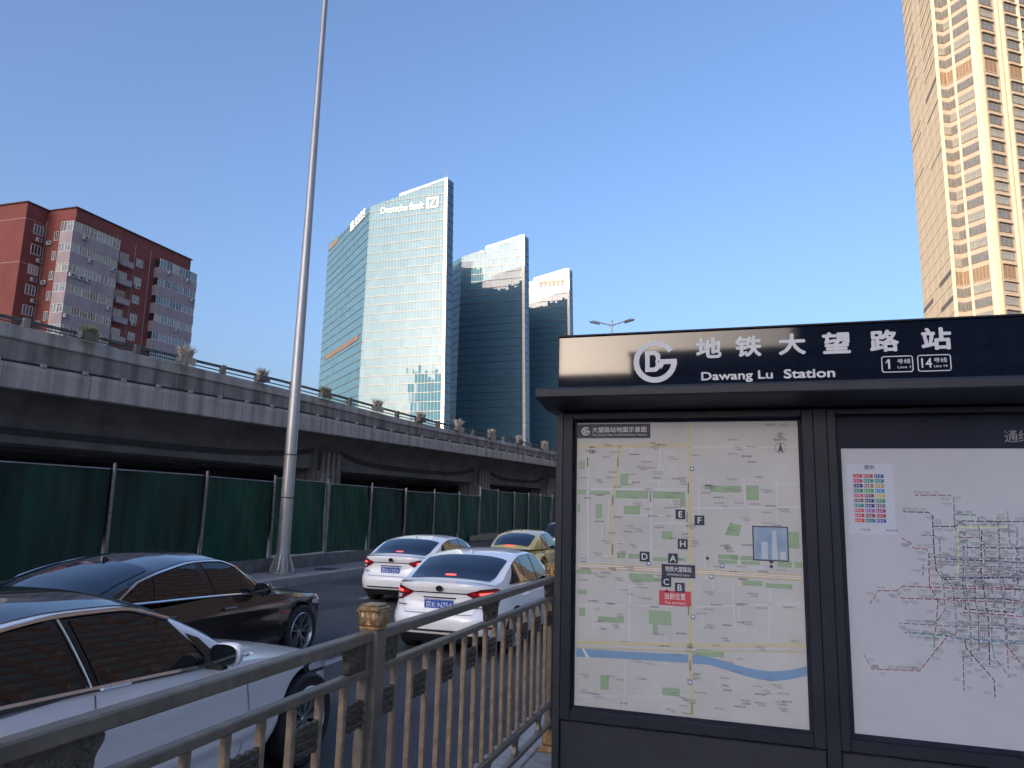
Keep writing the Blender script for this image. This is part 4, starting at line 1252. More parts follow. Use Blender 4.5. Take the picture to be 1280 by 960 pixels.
for k, zb in enumerate(BZ):
    z0, z1 = zb - 1.74, zb
    # first stack, wrapping the corner
    A(MB().prism([(-93.4, 77.398), (-93.4, 76.3), (-91.0, 76.3), (-91.0, 84.6), (-92.098, 84.6), (-92.098, 77.398)], 'z', z0, z1), 'balcony_band', m_lil)
    # second stack
    A(MB().prism([(-92.098, 92.8), (-91.0, 92.8), (-91.0, 101.45), (-94.5, 101.45), (-94.5, 100.745), (-92.098, 100.745)], 'z', z0, z1), 'balcony_band', m_lil)
    if k > 6:
        continue
    hwin = PITCH_A - 1.74 if k else 1.5
    for i in range(2):
        window_at(-93.35 + 1.15 * (i + 1), 76.36, z1, 1.15, hwin, 2, pi, seed)
        seed += 1
    for i in range(6):
        rr = random.Random(seed)
        if rr.random() < 0.86:
            window_at(-91.08, 76.32 + 1.38 * (i + 1) - 0.0, z1, 1.36, hwin, rr.choice((2, 3, 3)), RZE, seed)
        else:
            A(MB().box(-91.3, -91.06, 76.34 + 1.38 * i, 76.30 + 1.38 * (i + 1), z1 + 0.02, z1 + hwin), 'infill_panel', m_winb)
        if rr.random() < 0.28:
            ac_at(-90.99, 76.9 + 1.38 * i, z1 - 0.75, RZE)
        seed += 1
    for i in range(6):
        rr = random.Random(seed + 50)
        window_at(-91.08, 92.82 + 1.43 * (i + 1), z1, 1.41, hwin, rr.choice((2, 3)), RZE, seed)
        if rr.random() < 0.12:
            ac_at(-90.99, 93.5 + 1.43 * i, z1 - 0.75, RZE)
        seed += 1
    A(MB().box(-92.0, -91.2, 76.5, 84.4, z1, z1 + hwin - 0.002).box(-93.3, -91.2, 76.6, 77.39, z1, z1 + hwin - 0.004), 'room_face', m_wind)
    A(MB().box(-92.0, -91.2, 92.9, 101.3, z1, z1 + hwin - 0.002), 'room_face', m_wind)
    # small open balconies and windows of the middle bay
    zf = zb - 1.85
    for y0, y1 in ((85.3, 87.9), (92.0 - 2.05, 92.5)):
        if y0 < 90 and y0 > 88:
            continue
        A(MB().box(-92.09, -91.25, y0, y1, zf - 0.12, zf).box(-91.35, -91.25, y0, y1, zf, zf + 0.8), 'small_balcony', m_lil)
        window_at(-92.06, (y0 + y1) / 2 + 0.85, zf + 0.05, 1.7, 2.0, 3, RZE, seed)
        seed += 1
    window_at(-92.06, 91.0 - 0.95 + 0.3, zf + 0.85, 1.35, 1.25, 2, RZE, seed + 7)
    if k % 2:
        ac_at(-92.09, 89.6, zf + 0.2, RZE)
    # windows in the recessed face and beside the corner
    window_at(-97.36, 76.9, zb - 0.2, 1.55, 1.45, 3, RZE, seed + 11)
    ac_at(-97.39, 76.3 + 0.5 * (k % 2), zb - 1.2, RZE)
    window_at(-94.9, 77.36, zb - 0.75, 0.75, 1.35, 2, pi, seed + 12)
    if k % 2 == 0:
        ac_at(-96.4, 77.39, zb - 1.4, pi)
for y, x in ((88.6, -92.05), (91.75, -92.05), (84.95, -92.05)):
    A(MB().tube([(x, y, 3), (x, y, 42.2)], 0.06, 6), 'drain_pipe', m_drain)
A(MB().tube([(-97.3, 77.25, 3), (-97.3, 77.25, 42)], 0.06, 6), 'drain_pipe', m_drain)
A(MB().tube([(-93.75, 77.3, 3), (-93.75, 77.3, 42)], 0.06, 6), 'drain_pipe', m_drain)

# ================================================================ GLASS OFFICE TOWERS
m_tg = mat('curtain_glass', (0.062, 0.15, 0.21), 0.03, 0.0, var=0.12, vscale=0.25, ior=1.6)
m_sp = mat('spandrel_fin', (0.17, 0.155, 0.15), 0.4, 0.4, var=0.1)
m_mul = mat('tower_mullion', (0.24, 0.27, 0.29), 0.45, 0.4)
m_fin = mat('tower_edge_fin', (0.72, 0.66, 0.56), 0.5, 0.2)
m_tscr = mat('roof_screen', (0.24, 0.27, 0.28), 0.45, 0.3, var=0.15, vscale=0.4)
m_tsign = mat('tower_sign_white', (0.85, 0.82, 0.76), 0.5)
m_tsigno = mat('tower_sign_tan', (0.22, 0.15, 0.11), 0.5)
FLOOR = 4.05
def face_grid(tw, P, Q, topP, topQ, Pb, Qb, seed, base=6.0, pane=1.5, tilt=0.006, fins=True):
    """a curtain wall from plan point P to Q (top edge heights topP, topQ), feet at Pb, Qb; panes each a little out of true"""
    rnd = random.Random(seed)
    P, Q, Pb, Qb = Vector(P), Vector(Q), Vector(Pb), Vector(Qb)
    nf = int((max(topP, topQ) - base) / FLOOR) + 1
    W = (Q - P).length
    nc = max(1, int(W / pane))
    d = (Q - P).normalized()
    n = Vector((d.y, -d.x))          # outward on the right-hand side of P->Q
    glass, mul = MB(), MB()
    def pt(u, z):
        tz = max(0, min(1, z / 146.0))
        a = Pb.lerp(P, tz)
        b = Qb.lerp(Q, tz)
        return a.lerp(b, u)
    fin_objs = []
    for i in range(nf):
        z0 = base + i * FLOOR
        z1 = z0 + FLOOR
        for j in range(nc):
            u0, u1 = j / nc, (j + 1) / nc
            zt0, zt1 = lerp(topP, topQ, u0), lerp(topP, topQ, u1)
            if z0 >= min(zt0, zt1):
                continue
            za, zb = min(z1, zt0), min(z1, zt1)
            tx, tz = rnd.gauss(0, tilt), rnd.gauss(0, tilt)
            w = W / nc
            pts = []
            for u, z, sx, sz in ((u0, z0, -1, -1), (u1, z0, 1, -1), (u1, zb, 1, 1), (u0, za, -1, 1)):
                p = pt(u, z)
                o = tx * sx * w / 2 + tz * sz * FLOOR / 2
                pts.append((p.x + n.x * o, p.y + n.y * o, z))
            glass.add(pts, [(0, 1, 2, 3)])
        if fins:
            # spandrel fin of this floor, clipped by the sloping roof edge
            u0, u1 = 0.0, 1.0
            if z0 > topP:
                u0 = (z0 - topP) / (topQ - topP + 1e-9)
            if z0 > topQ:
                u1 = (z0 - topP) / (topQ - topP + 1e-9)
            if u1 - u0 > 0.02:
                a, b = pt(u0, z0), pt(u1, z0)
                a1, b1 = a + n * 0.22, b + n * 0.22
                f = MB().add([(a.x, a.y, z0 - 0.11), (b.x, b.y, z0 - 0.11), (b1.x, b1.y, z0 - 0.11), (a1.x, a1.y, z0 - 0.11), (a.x, a.y, z0 + 0.11), (b.x, b.y, z0 + 0.11), (b1.x, b1.y, z0 + 0.11), (a1.x, a1.y, z0 + 0.11)],
                             [(0, 3, 2, 1), (4, 5, 6, 7), (0, 1, 5, 4), (1, 2, 6, 5), (2, 3, 7, 6), (3, 0, 4, 7)])
                f.xf(Matrix.Translation((-tw.location.x, -tw.location.y, 0)))
                f.build('spandrel_fin', m_sp, tw)
    for j in range(0, nc + 1):
        u = j / nc
        a = pt(u, base)
        t = pt(u, lerp(topP, topQ, u))
        zt = lerp(topP, topQ, u)
        s = d * 0.045
        o = n * 0.07
        mul.add([(a.x - s.x + o.x, a.y - s.y + o.y, base), (a.x + s.x + o.x, a.y + s.y + o.y, base), (t.x + s.x + o.x, t.y + s.y + o.y, zt), (t.x - s.x + o.x, t.y - s.y + o.y, zt)], [(0, 1, 2, 3)])
    for m_, nm, mm in ((glass, 'glass_panes', m_tg), (mul, 'mullions', m_mul)):
        m_.xf(Matrix.Translation((-tw.location.x, -tw.location.y, 0)))
        o = m_.build(nm, mm, tw)
        o['kind'] = 'stuff'

def glass_tower(D, r_len, label, seed, back=True):
    """D: right-hand front corner at the roof (plan)"""
    h = lambda deg: Vector((sin(radians(deg)), cos(radians(deg))))
    Dt = Vector(D)
    Db = Dt + h(93.3) * 4.2
    Ct = Dt - h(93.3) * r_len
    Cb = Ct
    Et = Dt + h(9.5) * 4.7
    Eb = Db + h(9.5) * 4.7
    Bt = Ct + h(-46.3) * 74.0
    Ft = Dt + Vector((-12.0, 31.0))
    Gt = Dt + Vector((-58.0, 66.0))
    tw = thing('glass_office_tower', label, 'skyscraper', (Ct.x, Ct.y, 0), 0, 'three slant topped glass towers')
    zC, zD, zE, zB, zF, zG = 138.4, 146.7, 146.5, 143.5, 131.0, 131.0
    face_grid(tw, Ct, Dt, zC, zD, Cb, Db, seed)
    face_grid(tw, Dt + h(9.5) * 0.02, Et, zD, zE, Db, Eb, seed + 1, pane=1.6)
    face_grid(tw, Bt, Ct, zB, zC, Bt, Cb, seed + 2)
    face_grid(tw, Et, Ft, zE - 8, zF, Eb, Ft, seed + 3, pane=2.4)
    face_grid(tw, Ft, Gt, zF, zG, Ft, Gt, seed + 4, pane=2.4)
    face_grid(tw, Gt, Bt, zG, zB, Gt, Bt, seed + 5, pane=2.4)
    off = Matrix.Translation((-Ct.x, -Ct.y, 0))
    # roof deck and the solid core below it
    pts = [(Ct, zC), (Dt, zD), (Et, zE), (Ft, zF), (Gt, zG), (Bt, zB)]
    cx = sum(p[0].x for p in pts) / 6
    cy = sum(p[0].y for p in pts) / 6
    r = MB().add([(p.x, p.y, z - 1.2) for p, z in pts] + [(cx, cy, 134.0)], [(i, (i + 1) % 6, 6) for i in range(6)])
    r.xf(off)
    r.build('roof_deck', m_tscr, tw)
    # white fin up the right-hand edge
    d = h(93.3)
    n = Vector((d.y, -d.x))
    def col(p, w0, w1, o):
        return [p + d * w0 + n * o, p + d * w1 + n * o]
    q = MB()
    lo, hi = col(Db, -1.5, -0.1, 0.4), col(Dt, -1.5, -0.1, 0.4)
    lo2, hi2 = col(Db, -1.5, -0.1, 0.02), col(Dt, -1.5, -0.1, 0.02)
    q.add([(lo[0].x, lo[0].y, 4), (lo[1].x, lo[1].y, 4), (hi[1].x, hi[1].y, zD + 0.4), (hi[0].x, hi[0].y, zD + 0.2),
           (lo2[0].x, lo2[0].y, 4), (lo2[1].x, lo2[1].y, 4), (hi2[1].x, hi2[1].y, zD + 0.4), (hi2[0].x, hi2[0].y, zD + 0.2)],
          [(0, 1, 2, 3), (4, 7, 6, 5), (0, 4, 5, 1), (1, 5, 6, 2), (2, 6, 7, 3), (3, 7, 4, 0)])
    q.xf(off)
    q.build('edge_fin', m_fin, tw)
    # set-back screen above the front roof edge
    s0 = Ct.lerp(Dt, 0.36) - n * 1.5
    s1 = Ct.lerp(Dt, 0.94) - n * 1.5
    s2 = s1 - n * 4
    s3 = Ct.lerp(Dt, 0.36) - n * 9
    zs0, zs1 = lerp(zC, zD, 0.36) + 2.2, lerp(zC, zD, 0.94) + 1.8
    q = MB()
    ring = [(s0, zs0), (s1, zs1), (s2, zs1 - 0.3), (s3, zs0 - 2.0)]
    q.add([(p.x, p.y, z) for p, z in ring] + [(p.x, p.y, 132.0) for p, z in ring], [(0, 1, 2, 3)] + [(i, (i + 1) % 4, (i + 1) % 4 + 4, i + 4) for i in range(4)])
    q.xf(off)
    q.build('roof_screen', m_tscr, tw)
    for k in range(6):
        p = s0.lerp(s1, (k + 0.5) / 6) + n * 0.03
        z = lerp(zs0, zs1, (k + 0.5) / 6)
        g = MB().box(p.x - 0.1, p.x + 0.1, p.y - 0.06, p.y + 0.06, z - 4, z + 0.15)
        g.xf(off)
        g.build('screen_post', m_mul, tw)
    # penthouse on the rear of the roof
    g = MB().prism([(Dt.x - 56, Dt.y + 42), (Dt.x - 32, Dt.y + 32), (Dt.x - 27, Dt.y + 43), (Dt.x - 51, Dt.y + 53)], 'z', 126, 143)
    g.xf(off)
    g.build('penthouse', m_tscr, tw)
    # window-cleaning davits
    for p, z in ((Ct, zC), (Dt - d * 1.0, zD + 1.4), (Bt.lerp(Ct, 0.04), zB)):
        g = MB().tube([(p.x, p.y + 0.5, z - 1), (p.x, p.y + 0.5, z + 1.6), (p.x - 0.9, p.y + 0.3, z + 3.2), (p.x - 2.4, p.y, z + 3.4)], 0.11, 6)
        g.xf(off)
        g.build('roof_davit', m_mul, tw)
    return tw, Ct, Dt, n, d, off

t1, C1, D1, n1, d1, off1 = glass_tower((-124.25, 284.4), 39.3, 'tallest looking glass office tower, leftmost of three, with white bank lettering at its top', 31)
def sign(tw, off, C, d, n, t, z, body, h, w, m, dep=0.35):
    """raised lettering on a curtain wall, starting t metres along it"""
    vs, fs = text_geo(body, 1.0, 0.012)
    x0, x1 = min(v[0] for v in vs), max(v[0] for v in vs)
    y0, y1 = min(v[1] for v in vs), max(v[1] for v in vs)
    mb = MB()
    for o in (dep, 0.1):
        mb.add([((C + d * (t + (vx - x0) / (x1 - x0) * w) + n * o).x, (C + d * (t + (vx - x0) / (x1 - x0) * w) + n * o).y, z + (vy - y0) / (y1 - y0) * h) for vx, vy in vs], fs)
    mb.xf(off)
    return mb.build('sign_lettering', m, tw)
sign(t1, off1, C1, d1, n1, 6.0, 134.0, 'Deutsche Bank', 3.2, 22.0, m_tsign)
def bar(C, d, n, t0, t1_, z0, z1, dep, sl=0.0):
    p = [C + d * t0, C + d * t1_]
    o = n * dep
    mb = MB()
    mb.add([(p[0].x, p[0].y, z0), (p[1].x, p[1].y, z0), (p[1].x + sl * d.x, p[1].y + sl * d.y, z1), (p[0].x + sl * d.x, p[0].y + sl * d.y, z1),
            (p[0].x + o.x, p[0].y + o.y, z0), (p[1].x + o.x, p[1].y + o.y, z0), (p[1].x + o.x + sl * d.x, p[1].y + o.y + sl * d.y, z1), (p[0].x + o.x + sl * d.x, p[0].y + o.y + sl * d.y, z1)],
           [(0, 3, 2, 1), (4, 5, 6, 7), (0, 1, 5, 4), (1, 2, 6, 5), (2, 3, 7, 6), (3, 0, 4, 7)])
    return mb
lg = MB()
for a in ((29.5, 35.2, 133.6, 134.45, 0), (29.5, 35.2, 137.75, 138.6, 0), (29.5, 30.35, 134.45, 137.75, 0), (34.35, 35.2, 134.45, 137.75, 0), (31.2, 32.1, 134.9, 137.3, 1.6)):
    b_ = bar(C1, d1, n1, a[0], a[1], a[2], a[3], 0.4, a[4])
    lg.add(b_.v, b_.f)
lg.xf(off1)
lg.build('sign_logo', m_tsign, t1)
# worn, unreadable signs on the left face
hL = Vector((sin(radians(-46.3)), cos(radians(-46.3))))
nL = Vector((hL.y, -hL.x)) * -1
Cs = C1 + hL * 0.0
mb = MB()
for k in range(4):
    for z0, z1, a, b in ((139.3, 140.6, 0.0, 2.2), (137.6, 138.6, 0.3, 1.9), (138.6, 139.3, 0.8, 1.4)):
        q = bar(C1, hL, nL, 8.0 + k * 4.2 + a, 8.0 + k * 4.2 + b, z0, z1, 0.35)
        mb.add(q.v, q.f)
q = bar(C1, hL, nL, 8.0, 23.0, 136.3, 136.8, 0.35)
mb.add(q.v, q.f)
q = bar(C1, hL, nL, 26.0, 30.5, 136.3, 140.8, 0.35)
mb.add(q.v, q.f)
mb.xf(off1)
mb.build('sign_block', m_tsign, t1)
mb = MB()
for k in range(5):
    q = bar(C1, hL, nL, 55.5 + k * 3.2, 57.6 + k * 3.2, 138.8, 141.6, 0.35)
    mb.add(q.v, q.f)
mb.xf(off1)
mb.build('sign_block', m_tsigno, t1)
q = bar(C1, hL, nL, 6.0, 63.0, 76.6, 78.8, 0.3)
q.xf(off1)
q.build('orange_plant_band', mat('plant_band', (0.16, 0.10, 0.07), 0.6, var=0.3, vscale=0.3), t1)

t2, C2, D2, n2, d2, off2 = glass_tower((-110.9, 358.7), 36.5, 'middle of the three glass towers, mirroring a dark tower in its lower front', 51)
t3, C3, D3, n3, d3, off3 = glass_tower((-100.6, 418.0), 36.5, 'farthest glass tower, rightmost of three, with faded tan roof sign', 71)
mb = MB()
for k in range(6):
    for z0, z1, a, b in ((139.0, 140.4, 0.0, 2.1), (137.2, 138.2, 0.4, 1.9), (138.2, 139.0, 0.8, 1.3)):
        q = bar(C3, d3, n3, 17.5 + k * 2.7 + a, 17.5 + k * 2.7 + b, z0, z1, 0.35)
        mb.add(q.v, q.f)
mb.xf(off3)
mb.build('sign_block', m_tsigno, t3)

# ================================================================ TAN RESIDENTIAL TOWER
m_tan = mat('tan_cladding', (0.37, 0.305, 0.24), 0.75, col2=(0.32, 0.262, 0.205), vscale=0.5)
m_tanp = mat('tan_panel', (0.68, 0.56, 0.39), 0.75, col2=(0.58, 0.475, 0.33), vscale=0.35)  # lighter than the wall tan: brightness for the grazing sun put into the colour
m_slit = mat('louvre_slit', (0.17, 0.13, 0.12), 0.7)
m_brown = mat('brown_louvre', (0.20, 0.13, 0.08), 0.6, var=0.2, vscale=4)
m_twin = mat('tower_window_glass', (0.06, 0.075, 0.095), 0.05, spec=0.9, col2=(0.20, 0.20, 0.18), vscale=0.25)
m_twin2 = mat('tower_window_pale', (0.16, 0.19, 0.21), 0.08, spec=0.8, col2=(0.30, 0.28, 0.22), vscale=0.4)
m_tbr = mat('bronze_frame', (0.22, 0.17, 0.13), 0.5, 0.3)
P0 = Vector((47.67, 194.24))
PL = Vector((47.84, 226.4))
PA = Vector((50.08, 195.36))
hB = Vector((sin(radians(140)), cos(radians(140))))
PB = PA + hB * 7.79
hM = Vector((sin(radians(55)), cos(radians(55))))
PM = PB + hM * 46.0
PR = PM + Vector((-16, 26))
tt = thing('tan_residential_tower', 'very tall sunlit tan tower with bay windows cut off by the top of the picture', 'skyscraper', (P0.x, P0.y, 0))
toff = Matrix.Translation((-P0.x, -P0.y, 0))
HT = 182.0
def T(mb, name, m, parent=None):
    mb.xf(toff)
    return mb.build(name, m, parent or tt)
T(MB().prism([tuple(p) for p in (P0, PL, PR, PM, PB, PA)][::-1], 'z', 0, HT), 'wall', m_tan)
T(MB().prism([tuple(p) for p in (P0 + Vector((3, 3)), PL + Vector((3, -3)), PR, PM - hM * 3, PB + hM * 3 + Vector((0, 3)), PA + Vector((1, 3)))][::-1], 'z', HT, HT + 5), 'roof_house', m_tan)
# floor lines: tops of the window openings; mechanical floors carry brown louvres
tops = []
z = 61.2
tops.append((z, True))
zz = z - 4.15
while zz > 44:
    tops.append((zz, False))
    zz -= 3.42
for k in range(14):
    tops.append((113.65 - 4.6 - 3.42 * k, False))
tops.append((113.65, True))
for k in range(1, 18):
    tops.append((113.65 + 3.42 * k, False))
WM = {}
def tan_window(P, d, t0, t1, ztop, mech, nm, h=2.05, hood=True, lab=None):
    n = Vector((d.y, -d.x))
    w = t1 - t0
    rz = atan2(d.y, d.x)
    var = random.randint(0, 2)
    key = (round(w, 2), mech, nm, var, hood)
    hh = 3.3 if mech else h
    if key not in WM:
        rnd = random.Random(hash(key) % 1000)
        fr = MB()
        # reveal frame and mullions, local x along the wall, -y outward, z down from 0
        fr.box(0, w, -0.10, 0.02, -hh - 0.18, -hh).box(0, 0.12, -0.06, 0.02, -hh, 0).box(w - 0.12, w, -0.06, 0.02, -hh, 0)
        for i in range(1, nm):
            x = w * i / nm
            fr.box(x - 0.05, x + 0.05, -0.05, 0.0, -hh, 0)
        if mech:
            pn = MB()
            for i in range(nm * 2):
                x = w * i / (nm * 2)
                pn.box(x + 0.04, x + w / (nm * 2) - 0.04, -0.04, 0.0, -hh, 0)
        else:
            fr.box(0, w, -0.045, 0.0, -hh * 0.32, -hh * 0.32 + 0.06)
            pn = MB()
            for i in range(nm):
                o = rnd.gauss(0, 0.012)
                o2 = rnd.gauss(0, 0.012)
                pn.quad((w * i / nm, -0.012 + o, -hh), (w * (i + 1) / nm, -0.012 - o, -hh), (w * (i + 1) / nm, -0.012 - o + o2, 0), (w * i / nm, -0.012 + o + o2, 0))
        hd = MB().box(-0.12, w + 0.12, -0.50, 0.02, 0.002, 0.20).mesh('window_hood', m_tan) if hood else None
        WM[key] = (fr.mesh('window', m_tan if mech else m_tbr), pn.mesh('pane', m_brown if mech else (m_twin, m_twin2, m_twin)[var]), hd)
    f, p, hd = WM[key]
    q = P + d * t0 + n * 0.05
    o = link('window', f, tt, loc=(q.x - P0.x, q.y - P0.y, ztop), rot=(0, 0, rz))
    link('pane', p, o)
    if hd:
        link('window_hood', hd, o)
hA = (PA - P0).normalized()
LA = (PA - P0).length
for zt, mech in tops:
    tan_window(P0, hA, 0.35, LA - 0.05, zt, mech, 2, 2.0, False)
    tan_window(PA, hB, 0.05, 1.72, zt, mech, 2, 2.0, False)
    tan_window(PA, hB, 2.46, 6.68, zt, mech, 5, 2.0, False)
    t = 2.4
    for c in range(7):
        tan_window(PB, hM, t, t + 4.0, zt, mech, 3)
        t += 8.1 if c == 0 else (5.2 if c % 3 else 7.0)
# pier strips between the columns of the front
def pier(P, d, t0, t1, dep, name='pier_strip', z0=0, z1=HT):
    n = Vector((d.y, -d.x))
    a, b = P + d * t0, P + d * t1
    a1, b1 = a + n * dep, b + n * dep
    T(MB().prism([tuple(a), tuple(a1), tuple(b1), tuple(b)], 'z', z0, z1), name, m_tanp)
pier(PB, hM, 0.002, 1.5, 0.35)
pier(PB, hM, 7.4, 7.9, 0.45)
pier(PB, hM, 9.0, 9.6, 0.45)
pier(PB, hM, 14.8, 15.4, 0.4)
pier(PA, hB, 6.9, 7.785, 0.3)
pier(PA, hB, 1.85, 2.35, 0.12)
pier(P0, hA, 0.0, 0.3, 0.5)
# blank side wall: cladding panels with open joints and dark louvre slits
LL = (PL - P0).length
ncol = 5
pw = LL / ncol
pan = MB().box(0.07, pw - 0.07, -0.16, 0.0, 0.08, 3.34).mesh('cladding_panel', m_tanp)
dL = (P0 - PL).normalized()
rzL = atan2(dL.y, dL.x)
for i in range(13, 53):
    for c in range(ncol):
        p = PL + dL * (c * pw)
        link('cladding_panel', pan, tt, loc=(p.x - P0.x, p.y - P0.y, i * 3.42), rot=(0, 0, rzL))
slit = MB().box(0, pw * 1.9, -0.20, 0.0, -0.42, 0).mesh('louvre_slit', m_slit)
slit2 = MB().box(0, pw * 1.9, -0.20, 0.0, -1.25, 0).mesh('louvre_slit', m_slit)
def slit_at(z, half, big=False):
    p = PL + dL * (0.2 if half == 0 else LL - pw * 1.9 - 0.3)
    link('louvre_slit', slit2 if big else slit, tt, loc=(p.x - P0.x, p.y - P0.y, z), rot=(0, 0, rzL))
for i in range(16):
    slit_at(124.5 + 3.42 * i, 0)
    slit_at(118.0 + 3.42 * i, 1)
for z in (113.0, 106.5):
    slit_at(z, 1, z > 110)
for z in (108.0, 111.4, 97.5):
    slit_at(z, 0)
slit_at(93.5, 1)
slit_at(62.0, 1, True)
slit_at(55.5, 1, True)
slit_at(60.5, 0, True)
slit_at(53.2, 0, True)
# ================================================================ BUILDINGS BEHIND THE CAMERA (seen in reflections, shade the street)
m_bk1 = mat('brick_block_wall', (0.19, 0.11, 0.09), 0.85, var=0.2, vscale=0.3)
m_bk2 = mat('grey_block_wall', (0.16, 0.15, 0.15), 0.85, var=0.2, vscale=0.2)
m_bk3 = mat('buff_block_wall', (0.30, 0.24, 0.17), 0.85, var=0.2, vscale=0.2)
m_bkb = mat('block_band', (0.20, 0.135, 0.115), 0.8)
def block(label, c, w, dep, h, rz, m, floors, bays, sides=(0,)):
    """slab with window openings in a grid on the chosen long sides"""
    t = thing('city_block', label, 'building', (c[0], c[1], 0), rz)
    MB().box(-w / 2, w / 2, -dep / 2, dep / 2, 0, h).build('wall', m, t)
    MB().box(-w / 2 - 0.3, w / 2 + 0.3, -dep / 2 - 0.3, dep / 2 + 0.3, h + 0.003, h + 0.6).build('roof_coping', m_bk2, t)
    fh, bw = h / floors, w / bays
    for s in sides:
        win, band = MB(), MB()
        y = -dep / 2 - 0.04 if s == 0 else dep / 2 + 0.04
        for i in range(floors):
            band.box(-w / 2, w / 2, min(y, y * 0.999) - 0.12, max(y, y * 0.999) + 0.12, i * fh + 0.1, i * fh + 0.55)
            for j in range(bays):
                x = -w / 2 + (j + 0.5) * bw
                win.box(x - bw * 0.33, x + bw * 0.33, y - 0.06, y + 0.06, i * fh + fh * 0.32, i * fh + fh * 0.82)
        o = win.build('windows', m_win, t)
        o['kind'] = 'stuff'
        band.build('floor_bands', m_bkb, t)
    return t
block('brick slab block on the right of the street, seen only mirrored in car windows', (58, 98), 106, 14, 58, pi / 2 + pi, m_bk1, 16, 18, (0,))
# unseen far slab, sized and placed between the low sun and the street: its shadow covers road, elevated road and red block
block('unseen tall grey slab block far behind the camera, placed to shade the street', (-188, -381), 172, 24, 154, atan2(-0.2924, 0.9563), m_bk2, 32, 34, (1,))
block('grey block behind the camera, low in the middle, mirrored in the board glass', (-5.9, -127), 26.8, 18, 29.0, 0.0, m_bk2, 8, 8, (1,))
block('lower grey block behind the camera mirrored at the left end of the board glass', (-26, -127), 12.4, 18, 25.3, 0.0, m_bk2, 7, 4, (1,))
block('taller grey block behind the camera mirrored at the right end of the board glass', (36, -127), 56, 18, 42, 0.0, m_bk2, 12, 14, (1,))
block('slim grey block far behind, mirrored in the first glass tower', (-255, 62), 30, 24, 104, 0.0, m_bk2, 28, 10, (1,))
# ================================================================ CARS
m_tyre = mat('tyre_rubber', (0.018, 0.018, 0.019), 0.75, bump=0.2, bscale=80)
m_rim = mat('alloy_rim', (0.46, 0.47, 0.49), 0.28, 0.85)
m_rimd = mat('rim_shadow', (0.03, 0.03, 0.032), 0.6)
m_cgl = mat('car_glass', (0.006, 0.008, 0.010), 0.02, 0.0, spec=0.7, ior=1.52, bump=0.06, bscale=2.6)
m_cglb = mat('car_glass_blue', (0.010, 0.018, 0.040), 0.03, 0.0, spec=0.75)
m_trimb = mat('car_trim_black', (0.010, 0.010, 0.011), 0.25)
m_plast = mat('car_black_plastic', (0.022, 0.022, 0.024), 0.6)
m_chrome = mat('chrome', (0.78, 0.76, 0.74), 0.12, 1.0)
m_under = mat('underbody', (0.008, 0.008, 0.009), 0.9)
m_tail = mat('tail_lens', (0.42, 0.012, 0.02), 0.12, spec=0.6, coat=0.5)
m_taild = mat('tail_lens_dark', (0.13, 0.006, 0.012), 0.1, spec=0.6, coat=0.5)
m_brake = mat('brake_lamp_lit', (0.6, 0.03, 0.03), 0.3, emis=(1.0, 0.10, 0.08), estr=0.9)
m_lampw = mat('clear_lens', (0.62, 0.62, 0.64), 0.08, spec=0.6, coat=0.6)
m_plate = mat('plate_blue', (0.02, 0.09, 0.42), 0.4)
m_plw = mat('plate_white', (0.75, 0.77, 0.8), 0.5)
m_seam = mat('panel_gap', (0.02, 0.02, 0.022), 0.7)

def sgnp(v, e):
    return math.copysign(abs(v) ** e, v)

